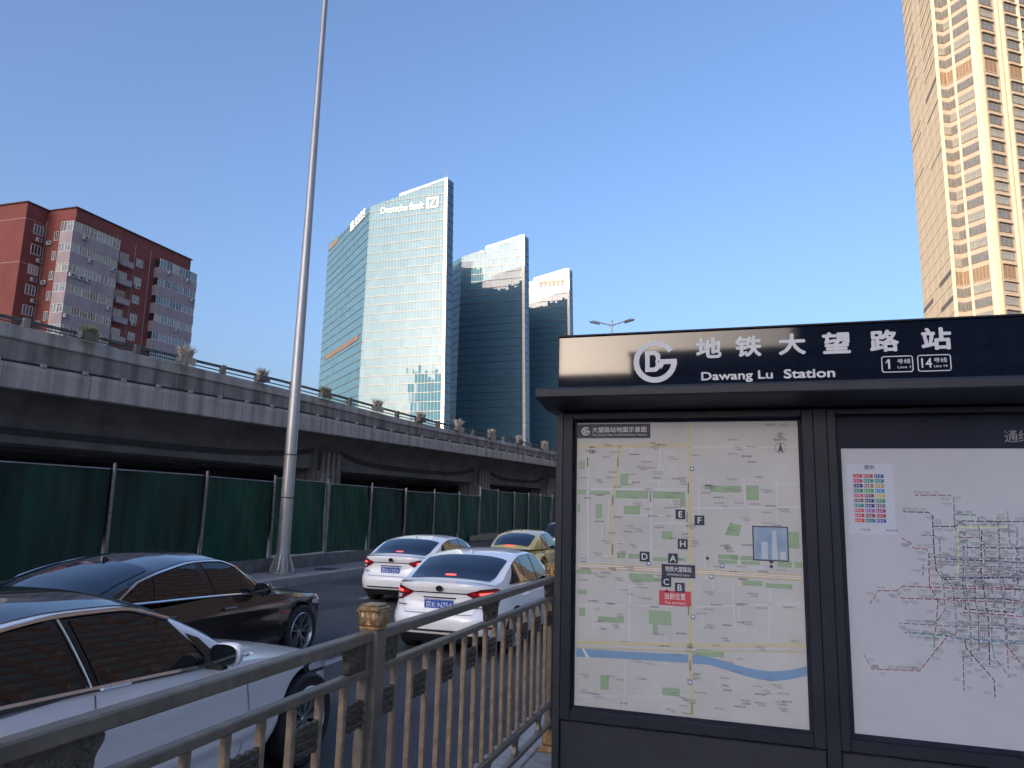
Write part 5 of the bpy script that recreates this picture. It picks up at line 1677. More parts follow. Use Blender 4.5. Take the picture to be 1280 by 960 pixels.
class Car:
    def __init__(self, S):
        self.S = S
        self.n = S.get('n', 5.0)
    # --- lower body
    def sq(self, u, v):
        m = max(abs(u), abs(v), 1e-6)
        f = (abs(u / m) ** self.n + abs(v / m) ** self.n) ** (-1 / self.n)
        k = 1 + (f - 1) * m ** 2
        return u * k, v * k
    def Wz(self, z):
        return self.S['W'] * smooth_tab(self.S['fw'], z)
    def Xr(self, z):
        return self.S['xr'] + smooth_tab(self.S['rr'], z)
    def Xf(self, z):
        return self.S['xf'] + smooth_tab(self.S['ff'], z)
    def deckz(self, a, b):
        x = a * (self.S['xf'] if a > 0 else self.S['xr'])
        return smooth_tab(self.S['deck'], x) - smooth_tab(self.S['drop'], x) * abs(b) ** 2.6
    def pt(self, a, b, z):
        x = a * (self.Xf(z) if a > 0 else self.Xr(z))
        y = b * self.Wz(z) * (1 - self.S.get('taper', 0.05) * (a * a) ** 1.5)
        return Vector((x, y, z))
    def bd(self, s):
        """boundary parameter: 0 rear centre, 1 rear corner, 3 front corner, 4 front centre (v side positive)"""
        if s <= 1:
            return -1.0, s
        if s <= 3:
            return s - 2, 1.0
        return 1.0, 4 - s
    def zbot(self, x):
        S = self.S
        z = smooth_tab(S['sill'], x)
        for xw in (S['xwr'], S['xwf']):
            d = abs(x - xw)
            if d < S['ra']:
                z = max(z, S['rw'] + sqrt(S['ra'] ** 2 - d * d) * 0.98)
        return z
    def s_of_x(self, x):
        """side parameter s in [1,3] whose boundary point has the nominal x"""
        lo, hi = 1.0, 3.0
        for _ in range(40):
            mid = (lo + hi) / 2
            a, b = self.sq(*self.bd(mid))
            if a * (self.S['xf'] if a > 0 else self.S['xr']) < x:
                lo = mid
            else:
                hi = mid
        return lo
    def ring(self, s, z, side=1, off=0.0):
        a, b = self.sq(*self.bd(s))
        p = self.pt(a, b, z)
        if off:
            e = 0.01
            a2, b2 = self.sq(*self.bd(min(4, s + e)))
            a1, b1 = self.sq(*self.bd(max(0, s - e)))
            t = self.pt(a2, b2, z) - self.pt(a1, b1, z)
            up = self.pt(a, b, z + 0.01) - self.pt(a, b, z - 0.01)
            nn = t.cross(up)
            if nn.length > 1e-9:
                nn.normalize()
                if nn.dot(Vector((a * 2, b, 0))) < 0:
                    nn = -nn
                p = p + nn * off
        return Vector((p.x, p.y * side, p.z))
    def shell(self):
        S = self.S
        ss = [i / 9 for i in range(9)] + [0.93 + i * 0.035 for i in range(5)]
        xs = []
        k = 46
        marks = set()
        for xw in (S['xwr'], S['xwf']):
            for i in range(17):
                marks.add(round(xw + S['ra'] * 0.9995 * -cos(pi * i / 16), 4))
        x0 = -S['xr'] * 0.93
        for i in range(30):
            marks.add(round(lerp(x0, S['xf'] * 0.93, i / 29), 4))
        for x in sorted(marks):
            s = self.s_of_x(x)
            if 1.08 < s < 2.92:
                ss.append(s)
        ss += [2.93 + i * 0.035 for i in range(5)] + [3 + (i + 1) / 9 for i in range(9)]
        ss = sorted(set(round(s, 5) for s in ss))
        nr = 26
        mb = MB()
        for side in (1, -1):
            rows = []
            for s in ss:
                a, b = self.sq(*self.bd(s))
                zt = self.deckz(a, b)
                x = a * (S['xf'] if a > 0 else S['xr'])
                zb = self.zbot(x) if 1 <= s <= 3 else smooth_tab(S['sill'], x)
                rows.append([self.ring(s, lerp(zb, zt, (r / nr)), side) for r in range(nr + 1)])
            mb.grid(rows)
        # deck: hood, trunk lid (and the hidden middle)
        us = [-1 + 2 * i / 44 for i in range(45)]
        us = sorted(set([self.bd(s)[0] for s in ss]))
        vs = sorted(set([self.bd(s)[1] for s in ss if s <= 1] + [-self.bd(s)[1] for s in ss if s <= 1]))
        rows = []
        for u in us:
            row = []
            for v in vs:
                a, b = self.sq(u, v)
                z = self.deckz(a, b)
                row.append(self.pt(a, b, z))
            rows.append(row)
        mb.grid(rows)
        return mb
    # --- cabin
    def belt(self, x):
        return smooth_tab(self.S['belt'], x)
    def cT(self, x):
        return smooth_tab(self.S['ct'], x)
    def cE(self, x):
        return max(self.belt(x), smooth_tab(self.S['ce'], x))
    def Yb(self, x):
        return smooth_tab(self.S['yb'], x)
    def side(self, x, t, sd=1, off=0.0):
        zb, ze = self.belt(x) - 0.015, self.cE(x)
        z = lerp(zb, ze, t)
        h = z - zb
        tum = self.S['tum']
        y = self.Yb(x) - tum * h * (0.72 + 0.62 * h)
        p = Vector((x, y, z))
        if off:
            n = Vector((0, 1, tum * 1.1)).normalized()
            p = p + n * off
        return Vector((p.x, p.y * sd, p.z))
    def top(self, x, v, off=0.0):
        e = self.side(x, 1.0)
        T, E = max(self.cT(x), self.cE(x)), self.cE(x)
        z = T - (T - E) * abs(v) ** 2.7
        p = Vector((x, e.y * v, z))
        if off:
            d = 0.01
            e1 = self.side(x + d, 1.0)
            T1, E1 = max(self.cT(x + d), self.cE(x + d)), self.cE(x + d)
            px = Vector((x + d, e1.y * v, T1 - (T1 - E1) * abs(v) ** 2.7)) - p
            v2 = v + 0.01
            pv = Vector((x, e.y * v2, T - (T - E) * abs(v2) ** 2.7)) - p
            n = px.cross(pv)
            if n.length > 1e-9:
                n.normalize()
                if n.z < 0:
                    n = -n
                p = p + n * off
        return p
    def cabin(self):
        S = self.S
        x0, x1 = S['ct'][0][0], S['ct'][-1][0]
        mb = MB()
        N = 64
        rows = []
        for i in range(N + 1):
            x = lerp(x0, x1, i / N)
            row = [self.side(x, t / 8, 1) for t in range(8)] + [self.top(x, v / 12) for v in range(12, -13, -1)] + [self.side(x, t / 8, -1) for t in range(7, -1, -1)]
            rows.append(row)
        mb.grid(rows)
        return mb
    def side_patch(self, xb0, xt0, xb1, xt1, t0, t1, sd, off, n=22, m=7, rc=0.0):
        rows = []
        for j in range(m + 1):
            tt = j / m
            t = lerp(t0, t1, tt)
            a, b = lerp(xb0, xt0, tt), lerp(xb1, xt1, tt)
            rows.append([self.side(lerp(a, b, i / n), t, sd, off) for i in range(n + 1)])
        return MB().grid(rows)
    def top_patch(self, x0, x1, v0, off, n=14, m=16, sag=0.0, v1=None):
        rows = []
        v1 = v0 if v1 is None else v1
        for i in range(n + 1):
            t = i / n
            vv = lerp(v0, v1, t)
            row = []
            for j in range(m + 1):
                q = -1 + 2 * j / m
                # rounded corners: shrink the extent near the ends
                xx = lerp(x0, x1, 0.5 + (t - 0.5) * (1 - 0.10 * abs(q) ** 6))
                row.append(self.top(xx, q * vv, off))
            rows.append(row)
        return MB().grid(rows)
    def ring_patch(self, s0, s1, zlo, zhi, sd, off, n=20, m=6):
        rows = []
        for i in range(n + 1):
            s = lerp(s0, s1, i / n)
            t = i / n
            a = zlo(t) if callable(zlo) else zlo
            b = zhi(t) if callable(zhi) else zhi
            rows.append([self.ring(s, lerp(a, b, j / m), sd, off) for j in range(m + 1)])
        return MB().grid(rows)
    def side_line(self, pts, w, sd, off):
        """thin strip on the body side through (x, z) points"""
        mb = MB()
        L, R = [], []
        for i, (x, z) in enumerate(pts):
            q = pts[min(i + 1, len(pts) - 1)]
            p = pts[max(i - 1, 0)]
            d = Vector((q[0] - p[0], q[1] - p[1])).normalized()
            nx, nz = -d.y * w / 2, d.x * w / 2
            L.append(self.ring(self.s_of_x(x + nx), z + nz, sd, off))
            R.append(self.ring(self.s_of_x(x - nx), z - nz, sd, off))
        k = len(L)
        mb.add(L + R, [(i, i + 1, k + i + 1, k + i) for i in range(k - 1)])
        return mb

def rim_mesh(R, w, style, n):
    """alloy wheel face in the xz plane, outward = -y"""
    mb = MB()
    # outer lip and barrel
    mb.lathe([(R * 0.98, 0.02), (R * 1.0, -w * 0.46), (R * 0.965, -w * 0.50), (R * 0.93, -w * 0.44), (R * 0.90, 0.0)], 36, 'y', caps=False)
    mb.lathe([(0.0, -w * 0.36), (R * 0.13, -w * 0.36), (R * 0.17, -w * 0.28), (R * 0.17, 0)], 16, 'y', caps=False)
    def spoke(a0, a1, w0, w1):
        ca, sa = cos(a0), sin(a0)
        cb, sb = cos(a1), sin(a1)
        r0, r1 = R * 0.12, R * 0.95
        p0 = Vector((r0 * ca, 0, r0 * sa))
        p1 = Vector((r1 * cb, 0, r1 * sb))
        d = (p1 - p0).normalized()
        t = Vector((-d.z, 0, d.x))
        y0, y1 = -w * 0.34, -w * 0.44
        v = []
        for p, ww, y in ((p0, w0, y0), (p1, w1, y1)):
            v += [p + t * ww + Vector((0, y, 0)), p - t * ww + Vector((0, y, 0)), p - t * ww * 1.2 + Vector((0, y + 0.045, 0)), p + t * ww * 1.2 + Vector((0, y + 0.045, 0))]
        mb.add(v, [(0, 1, 5, 4), (1, 2, 6, 5), (2, 3, 7, 6), (3, 0, 4, 7)])
    for k in range(n):
        a = 2 * pi * k / n + 0.3
        if style == 'Y':
            spoke(a, a - 0.17, R * 0.055, R * 0.035)
            spoke(a, a + 0.30, R * 0.05, R * 0.03)
        elif style == 'V':
            spoke(a, a - 0.13, R * 0.04, R * 0.028)
            spoke(a, a + 0.13, R * 0.04, R * 0.028)
        else:
            spoke(a, a, R * 0.075, R * 0.055)
    return mb

def wheel_parts(R, w, rimr, style, n):
    ty = MB().lathe([(rimr, w * 0.46), (R * 0.93, w * 0.5), (R * 0.985, w * 0.42), (R, w * 0.25), (R, -w * 0.25), (R * 0.985, -w * 0.42), (R * 0.93, -w * 0.5), (rimr, -w * 0.46)], 40, 'y', caps=False)
    ty.lathe([(0.0, 0.03), (rimr * 0.98, 0.03)], 24, 'y', caps=False)
    return ty.mesh('wheel', m_tyre, 40), rim_mesh(rimr, w, style, n).mesh('rim', m_rim, 40)

def make_car(name, label, cat, S, paint, X, Y, rz=pi / 2, group=None, glass=None, dark_rear_glass=None, detail=True):
    c = Car(S)
    glass = glass or m_cgl
    car = thing(name, label, cat, (X, Y, ROAD_Z), rz, group)
    body = c.shell().build('body', paint, car, 42)
    cab = c.cabin().build('cabin', S.get('roof_paint', paint), car, 50)
    # underbody and wheel wells
    ub = MB().box(-S['xr'] + 0.35, S['xf'] - 0.35, -(S['W'] - 0.27), S['W'] - 0.27, S['rw'] * 0.62, 0.74)
    ub.build('underbody', m_under, car)
    # wheels
    tm, rm = wheel_parts(S['rw'], 0.225, S['rw'] * S.get('rimf', 0.70), *S.get('rim', ('V', 5)))
    yw = S['W'] - 0.135
    for xw in (S['xwf'], S['xwr']):
        for sd in (1, -1):
            o = link('wheel', tm, car, loc=(xw, yw * sd, S['rw'] * 0.995), rot=(0, 0, pi if sd > 0 else 0))
            o.rotation_euler = (0, random.uniform(0, 2), pi if sd > 0 else 0)
            link('rim', rm, o)
    # glass
    x0, x1 = S['wind']
    c.top_patch(x0, x1, 0.90, 0.006, v1=0.93).build('windscreen', glass, car, 60)
    x0, x1 = S['back']
    c.top_patch(x0, x1, S.get('backv', 0.88), 0.006, v1=S.get('backv1', 0.86)).build('rear_window', dark_rear_glass or glass, car, 60)
    for sd in (1, -1):
        a = S['dlo']          # bottom rear, top rear, bottom front, top front
        su = c.side_patch(a[0], a[1], a[2], a[3], 0.02, 0.97, sd, 0.004, 40).build('window_surround', m_trimb, car, 60)
        for w in S['wins']:
            c.side_patch(w[0], w[1], w[2], w[3], 0.07, 0.93, sd, 0.009, 26).build('side_window', glass, car, 60)
        if S.get('chrome'):
            n = 40
            lo = [c.side(lerp(a[0], a[2], i / n), 0.035, sd, 0.010) for i in range(n + 1)]
            MB().tube(lo, S.get('chr', 0.012), 6).build('chrome_sill_trim', m_chrome, car, 50)
            hi = [c.side(lerp(a[1], a[3], i / n), 0.985, sd, 0.006) for i in range(n + 1)]
            MB().tube([lo[0]] + hi + ([lo[-1]] if S.get('chrome_close') else []), S.get('chr', 0.012), 6).build('chrome_top_trim', m_chrome, car, 50)
        # door gaps, handles
        for ln in S['seams']:
            c.side_line(ln, 0.007, sd, 0.0025).build('door_gap', m_seam, car)
        for hx in S.get('handles', ()):
            zh = S.get('handle_z', 0.80)
            p = c.ring(c.s_of_x(hx), zh, sd, 0.0)
            yy = p.y
            MB().rbox(hx - 0.11, hx + 0.11, min(yy - 0.01 * sd, yy + 0.035 * sd), max(yy - 0.01 * sd, yy + 0.035 * sd), zh - 0.014, zh + 0.016, 0.01).build('door_handle', S.get('handle_mat', paint), car)
        # mirror
        mx, mz = S['mirror']
        base = c.side(mx, 0.1, sd, 0.0)
        mp = Vector((mx - 0.02, (abs(base.y) + 0.155) * sd, mz))
        mm = MB()
        rows = []
        for i in range(9):
            th = pi * i / 8
            row = []
            for j in range(17):
                ph = 2 * pi * j / 16
                row.append((mp.x + 0.01 + 0.085 * cos(th) * (1.0 if cos(th) > 0 else 0.25), mp.y + 0.115 * sin(th) ** 0.5 * sgnp(cos(ph), 0.72), mp.z + 0.074 * sin(th) ** 0.5 * sgnp(sin(ph), 0.72) * (1.0 + 0.16 * cos(ph) * sd)))
            rows.append(row)
        mir = mm.grid(rows).build('mirror', S.get('mirror_mat', paint), car, 60)
        MB().prism([(mp.x - 0.015, mp.z - 0.10), (mp.x + 0.04, mp.z - 0.10), (mp.x + 0.05, mp.z - 0.03), (mp.x - 0.01, mp.z - 0.03)], 'y', min(abs(base.y) * sd - 0.02 * sd, mp.y), max(abs(base.y) * sd - 0.02 * sd, mp.y)).build('mirror_stalk', m_plast, mir)
        gl = MB()
        gl.add([(mp.x - 0.021, mp.y + 0.104 * sgnp(cos(2 * pi * k / 16), 0.72), mp.z + 0.066 * sgnp(sin(2 * pi * k / 16), 0.72)) for k in range(16)], [tuple(range(16))])
        gl.build('mirror_glass', m_cgl, mir)
    # dark lower cladding front and rear
    for s0, s1, zt in S.get('lower', ()):
        for sd in (1, -1):
            c.ring_patch(s0, s1, 0.205, zt, sd, 0.004, 16, 3).build('lower_trim', m_plast, car, 50)
    return car, c

def lamp(car, c, s0, s1, zlo, zhi, m, name, off=0.006, sides=(1, -1), parent=None):
    o = None
    for sd in sides:
        o = c.ring_patch(s0, s1, zlo, zhi, sd, off, 22, 6).build(name, m, parent or car, 50)
    return o

def tabf(tab):
    return lambda t: interp(tab, t)

def number_plate(car, c, z, body, y=0.0, tilt=0.12, w=0.44, h=0.14):
    p = c.ring(abs(y) / 0.9, z, 1, 0.0)
    x = p.x - 0.022
    M = Matrix.Translation((x, y, z)) @ Matrix.Rotation(tilt, 4, 'Y')
    pl = MB().rbox(-0.006, 0.006, -w / 2, w / 2, -h / 2, h / 2, 0.003).xf(M).build('number_plate', m_plate, car)
    t = MB()
    vs, fs = text_geo(body, 1.0, 0.004)
    x0, x1 = min(v[0] for v in vs), max(v[0] for v in vs)
    y0, y1 = min(v[1] for v in vs), max(v[1] for v in vs)
    # seen from behind the car (looking along +x), right is -y
    t.add([(-0.0075, -(((vx - x0) / (x1 - x0)) - 0.5) * w * 0.90, ((vy - y0) / (y1 - y0) - 0.5) * h * 0.68) for vx, vy in vs], fs)
    fr = []
    for a in ((-w / 2 + .006, w / 2 - .006, h / 2 - .010, h / 2 - .006), (-w / 2 + .006, w / 2 - .006, -h / 2 + .006, -h / 2 + .010)):
        t.add([(-0.0075, a[0], a[2]), (-0.0075, a[1], a[2]), (-0.0075, a[1], a[3]), (-0.0075, a[0], a[3])], [(0, 1, 2, 3)])
    t.xf(M).build('plate_lettering', m_plw, pl)
    return pl

def antenna_fin(car, c, x, m):
    p = c.top(x, 0.0)
    MB().prism([(x - 0.07, p.z - 0.005), (x + 0.06, p.z - 0.005), (x - 0.04, p.z + 0.04), (x - 0.06, p.z + 0.045)], 'y', -0.010, 0.010).build('antenna_fin', m, car)

# ---------------------------------------------------------------- white saloons
m_wp = mat('white_paint', (0.90, 0.90, 0.89), 0.28, 0.0, coat=1.0, var=0.03, vscale=2)
COROLLA = dict(
    xr=2.30, xf=2.32, W=0.89, n=5.8, taper=0.045,
    fw=[(0.2, 0.93), (0.32, 0.965), (0.5, 1.0), (0.66, 1.0), (0.78, 0.985), (0.9, 0.955), (1.05, 0.90)],
    rr=[(0.2, -0.16), (0.27, -0.09), (0.36, -0.02), (0.5, 0.0), (0.585, -0.02), (0.62, -0.055), (0.8, -0.11), (0.90, -0.10), (0.96, -0.075), (1.06, -0.09)],
    ff=[(0.2, -0.12), (0.3, -0.03), (0.5, 0.0), (0.62, -0.04), (0.75, -0.16), (0.9, -0.4)],
    deck=[(-2.3, 1.02), (-2.1, 1.035), (-1.7, 1.045), (-1.0, 1.02), (0.6, 0.98), (1.0, 0.97), (1.5, 0.90), (2.0, 0.78), (2.32, 0.66)],
    drop=[(-2.3, 0.055), (-1.6, 0.07), (0, 0.02), (1.0, 0.06), (2.0, 0.08), (2.32, 0.07)],
    sill=[(-2.3, 0.24), (-1.9, 0.22), (0, 0.19), (1.9, 0.20), (2.32, 0.22)],
    xwr=-1.36, xwf=1.34, rw=0.315, ra=0.36, rim=('V', 5),
    belt=[(-2.0, 1.00), (-1.2, 0.985), (0.0, 0.93), (0.9, 0.90), (1.2, 0.89)],
    ct=[(-1.98, 1.035), (-1.80, 1.10), (-1.45, 1.245), (-1.05, 1.365), (-0.6, 1.425), (-0.1, 1.435), (0.25, 1.40), (0.6, 1.26), (0.95, 1.08), (1.18, 0.965)],
    ce=[(-1.98, 0.99), (-1.72, 1.03), (-1.45, 1.15), (-1.05, 1.295), (-0.6, 1.365), (-0.1, 1.372), (0.2, 1.325), (0.55, 1.17), (0.88, 0.98), (1.18, 0.88)],
    yb=[(-1.98, 0.72), (-1.6, 0.79), (-1.0, 0.845), (0.2, 0.855), (0.9, 0.82), (1.18, 0.76)], tum=0.44,
    wind=(1.10, 0.30), back=(-1.90, -1.10), backv=0.84, backv1=0.90,
    dlo=(-1.52, -1.22, 0.80, 0.30), wins=[(-1.36, -1.22, -0.86, -0.80), (-0.83, -0.77, -0.20, -0.22), (-0.13, -0.16, 0.72, 0.30)],
    seams=[[(-0.16, 0.26), (-0.18, 0.55), (-0.16, 0.91)], [(-1.02, 0.62), (-0.98, 0.85), (-0.92, 0.96)], [(0.92, 0.25), (0.94, 0.55), (0.90, 0.86)], [(-1.02, 0.25), (0.92, 0.25)]],
    handles=(-0.30, -0.95 + 1.55), handle_z=0.79, mirror=(0.66, 0.96), mirror_mat=m_wp,
    lower=[(0.0, 0.93, 0.335), (3.1, 4.0, 0.30)])
COROLLA['handles'] = (-0.88, 0.12)

def corolla(label, X, Y, plate, rz=pi / 2):
    car, c = make_car('saloon_car', label, 'car', COROLLA, m_wp, X, Y, rz, 'white saloon cars seen from behind', glass=m_cgl, dark_rear_glass=m_cglb)
    # tail lamps: a tall outer lens that tapers to a point toward the middle
    lo = tabf([(0, 0.872), (0.12, 0.835), (0.36, 0.765), (0.75, 0.745), (1, 0.82)])
    hi = tabf([(0, 0.893), (0.12, 0.915), (0.40, 0.950), (0.85, 0.955), (1, 0.91)])
    lamp(car, c, 0.50, 1.16, lo, hi, m_taild, 'tail_lamp', 0.010)
    lamp(car, c, 0.58, 1.12, tabf([(0, 0.868), (0.3, 0.855), (1, 0.865)]), tabf([(0, 0.900), (0.4, 0.935), (1, 0.925)]), m_tail, 'tail_lamp_strip', 0.014)
    lamp(car, c, 0.74, 0.98, tabf([(0, 0.79), (1, 0.765)]), tabf([(0, 0.835), (1, 0.835)]), m_lampw, 'reverse_lamp', 0.014)
    lamp(car, c, 0.72, 0.98, tabf([(0, 0.868), (1, 0.866)]), tabf([(0, 0.900), (1, 0.905)]), m_brake, 'brake_lamp', 0.017)
    # dark trim line, emblem, trunk gap
    lamp(car, c, 0.0, 0.52, 0.878, 0.893, m_trimb, 'trim_strip', 0.009)
    p = c.ring(0.0, 0.945, 1)
    em = MB()
    M = Matrix.Translation((p.x - 0.012, 0, 0.945)) @ Matrix.Rotation(0.06, 4, 'Y')
    for (ry, rz_, w) in ((0.050, 0.034, 0.0055), (0.022, 0.032, 0.005), (0.040, 0.013, 0.005)):
        pts = [Vector((0, ry * cos(2 * pi * k / 24), rz_ * sin(2 * pi * k / 24) + (0.010 if ry == 0.04 else 0))) for k in range(25)]
        em.tube(pts, w, 6, False)
    em.add([(0.004, 0.047 * cos(2 * pi * k / 20), 0.031 * sin(2 * pi * k / 20)) for k in range(20)], [tuple(range(20))])
    em.xf(M).build('emblem', m_trimb, car)
    lamp(car, c, 0.0, 0.60, 0.600, 0.606, m_seam, 'trunk_gap', 0.006)
    for sd in (1, -1):
        c.ring_patch(0.60, 0.72, tabf([(0, 0.600), (1, 0.76)]), tabf([(0, 0.606), (1, 0.768)]), sd, 0.006, 10, 1).build('trunk_gap', m_seam, car)
    # plate recess and plate
    c.ring_patch(0.0, 0.36, 0.61, 0.80, 1, 0.005, 8, 3).build('plate_recess', m_wp, car)
    c.ring_patch(0.0, 0.36, 0.61, 0.80, -1, 0.005, 8, 3).build('plate_recess', m_wp, car)
    lamp(car, c, 0.0, 0.30, 0.805, 0.825, m_seam, 'plate_lamp_strip', 0.012)
    number_plate(car, c, 0.725, plate, tilt=-0.05)
    # small badges: short unreadable raised marks
    for y0, n, w in ((0.62, 6, 0.022), (-0.50, 7, 0.020)):
        b = MB()
        for k in range(n):
            y = y0 - k * w
            q = c.ring(abs(y) / 0.95, 0.70, 1)
            b.box(q.x - 0.012, q.x - 0.002, y - w * 0.30, y + w * 0.30, 0.695 + 0.004 * (k % 2), 0.712)
        b.build('badge', m_trimb, car)
    # bumper: black insert, reflectors
    lamp(car, c, 0.0, 0.62, 0.365, 0.395, m_plast, 'bumper_insert', 0.006)
    lamp(car, c, 0.84, 1.0, 0.42, 0.455, m_tail, 'bumper_reflector', 0.008)
    # high brake lamp behind the rear glass
    c.top_patch(-1.83, -1.785, 0.11, 0.010, 2, 4).build('high_brake_lamp', m_brake, car)
    antenna_fin(car, c, -0.95, m_wp)
    # gap along the roof edges beside the rear window
    return car
corolla('white saloon farther ahead beside the green hoarding, rear lights showing', -7.38, 16.95, '京Q·C2529')
corolla('white saloon nearest behind the railing, rear seen above the top rail', -4.22, 12.20, '京K·N754')

# ---------------------------------------------------------------- silver-white limousine at the front
m_sw = mat('silver_white_paint', (0.90, 0.90, 0.90), 0.28, 0.0, coat=1.0, var=0.03, vscale=2)
m_bk = mat('black_paint', (0.006, 0.006, 0.008), 0.22, 0.0, coat=1.0)
LIMO = dict(
    xr=2.58, xf=2.62, W=0.945, n=4.6, taper=0.09, roof_paint=m_sw,
    fw=[(0.2, 0.93), (0.30, 0.955), (0.40, 0.966), (0.45, 0.988), (0.52, 0.986), (0.68, 0.990), (0.80, 1.0), (0.84, 1.0), (0.875, 0.982), (0.99, 0.945), (1.08, 0.91)],
    rr=[(0.2, -0.14), (0.36, -0.02), (0.5, 0.0), (0.7, -0.03), (0.95, -0.10), (1.1, -0.14)],
    ff=[(0.2, -0.12), (0.3, -0.04), (0.5, 0.0), (0.66, -0.03), (0.8, -0.12), (0.95, -0.35)],
    deck=[(-2.58, 1.05), (-1.9, 1.11), (-1.0, 1.06), (0.7, 1.045), (1.1, 1.035), (1.6, 0.985), (2.1, 0.89), (2.4, 0.80), (2.56, 0.72)],
    drop=[(-2.58, 0.08), (-1.6, 0.09), (0, 0.03), (1.0, 0.085), (2.0, 0.09), (2.56, 0.06)],
    sill=[(-2.58, 0.26), (-1.9, 0.22), (0, 0.19), (1.9, 0.21), (2.56, 0.23)],
    xwr=-1.45, xwf=1.80, rw=0.355, ra=0.41, rim=('V', 8), rimf=0.72,
    belt=[(-2.2, 1.09), (-1.2, 1.055), (-0.3, 1.02), (0.6, 0.985), (1.2, 0.955)],
    ct=[(-2.25, 1.10), (-1.95, 1.18), (-1.5, 1.335), (-1.0, 1.445), (-0.45, 1.492), (-0.05, 1.485), (0.30, 1.41), (0.65, 1.27), (0.95, 1.12), (1.18, 1.03)],
    ce=[(-2.25, 1.07), (-1.9, 1.11), (-1.5, 1.24), (-1.0, 1.365), (-0.45, 1.415), (-0.05, 1.405), (0.25, 1.33), (0.55, 1.20), (0.85, 1.045), (1.12, 0.94)],
    yb=[(-2.25, 0.74), (-1.7, 0.83), (-1.0, 0.885), (0.2, 0.895), (0.9, 0.865), (1.26, 0.80)], tum=0.44,
    wind=(1.10, 0.23), back=(-2.12, -1.15),
    dlo=(-1.62, -1.32, 0.78, 0.30), wins=[(-1.52, -1.32, -0.42, -0.55), (-0.30, -0.42, 0.62, 0.28)],
    chrome=True, chr=0.017, chrome_close=False,
    seams=[[(-0.36, 0.26), (-0.38, 0.6), (-0.35, 0.86), (-0.34, 0.99)], [(0.98, 0.26), (1.03, 0.55), (1.0, 0.80), (0.99, 0.92)], [(-1.30, 0.60), (-1.24, 0.85), (-1.18, 1.02)], [(-1.05, 0.25), (1.0, 0.25)]],
    handles=(-1.02, -0.06), handle_z=0.86, handle_mat=m_chrome, mirror=(0.58, 1.07), mirror_mat=m_sw,
    lower=[(0.0, 0.93, 0.34), (3.1, 4.0, 0.32)])
limo, lc = make_car('limousine', 'silver white saloon nearest the camera, chrome trimmed dark windows behind the railing', 'car', LIMO, m_sw, -4.36, 3.74)
lc.top_patch(-1.15, 0.22, 0.93, 0.007, 20, 16).build('roof_panel', m_bk, limo, 60)
for s0, s1, lo, hi, m_, nm in ((2.72, 3.42, [(0, 0.70), (0.4, 0.64), (1, 0.66)], [(0, 0.77), (0.4, 0.79), (1, 0.74)], m_trimb, 'headlamp'),
                               (2.76, 3.36, [(0, 0.715), (0.4, 0.67), (1, 0.68)], [(0, 0.762), (0.4, 0.775), (1, 0.725)], m_lampw, 'headlamp_lens')):
    lamp(limo, lc, s0, s1, tabf(lo), tabf(hi), m_, nm, 0.006 if nm == 'headlamp' else 0.012)
lamp(limo, lc, 3.45, 4.0, 0.42, 0.68, m_trimb, 'grille', 0.006)
lamp(limo, lc, 0.5, 1.1, 0.80, 0.93, m_tail, 'tail_lamp', 0.008)
number_plate(limo, lc, 0.70, '', 0) if False else None
for sd in (1, -1):
    p = lc.side(0.58, 0.1, sd)
    MB().rbox(0.60, 0.66, min((abs(p.y) + 0.20) * sd, (abs(p.y) + 0.285) * sd), max((abs(p.y) + 0.20) * sd, (abs(p.y) + 0.285) * sd), 1.055, 1.085, 0.012).build('mirror_indicator', m_lampw, limo)
    # character line and hood edge
    # quarter seam beside the mirror: dark sail panel
    lc.side_patch(0.64, 0.42, 0.84, 0.54, 0.05, 0.80, sd, 0.011, 8).build('mirror_sail', m_trimb, limo, 60)
    MB().tube([lc.side(lerp(-0.36, -0.49, t / 6), 0.05 + 0.9 * t / 6, sd, 0.012) for t in range(7)], 0.006, 5).build('window_divider', m_chrome, limo, 50)
    MB().tube([lc.ring(lc.s_of_x(x), 0.24, sd, 0.012) for x in (-0.9, -0.3, 0.3, 0.9)], 0.012, 6).build('sill_trim', m_chrome, limo, 50)

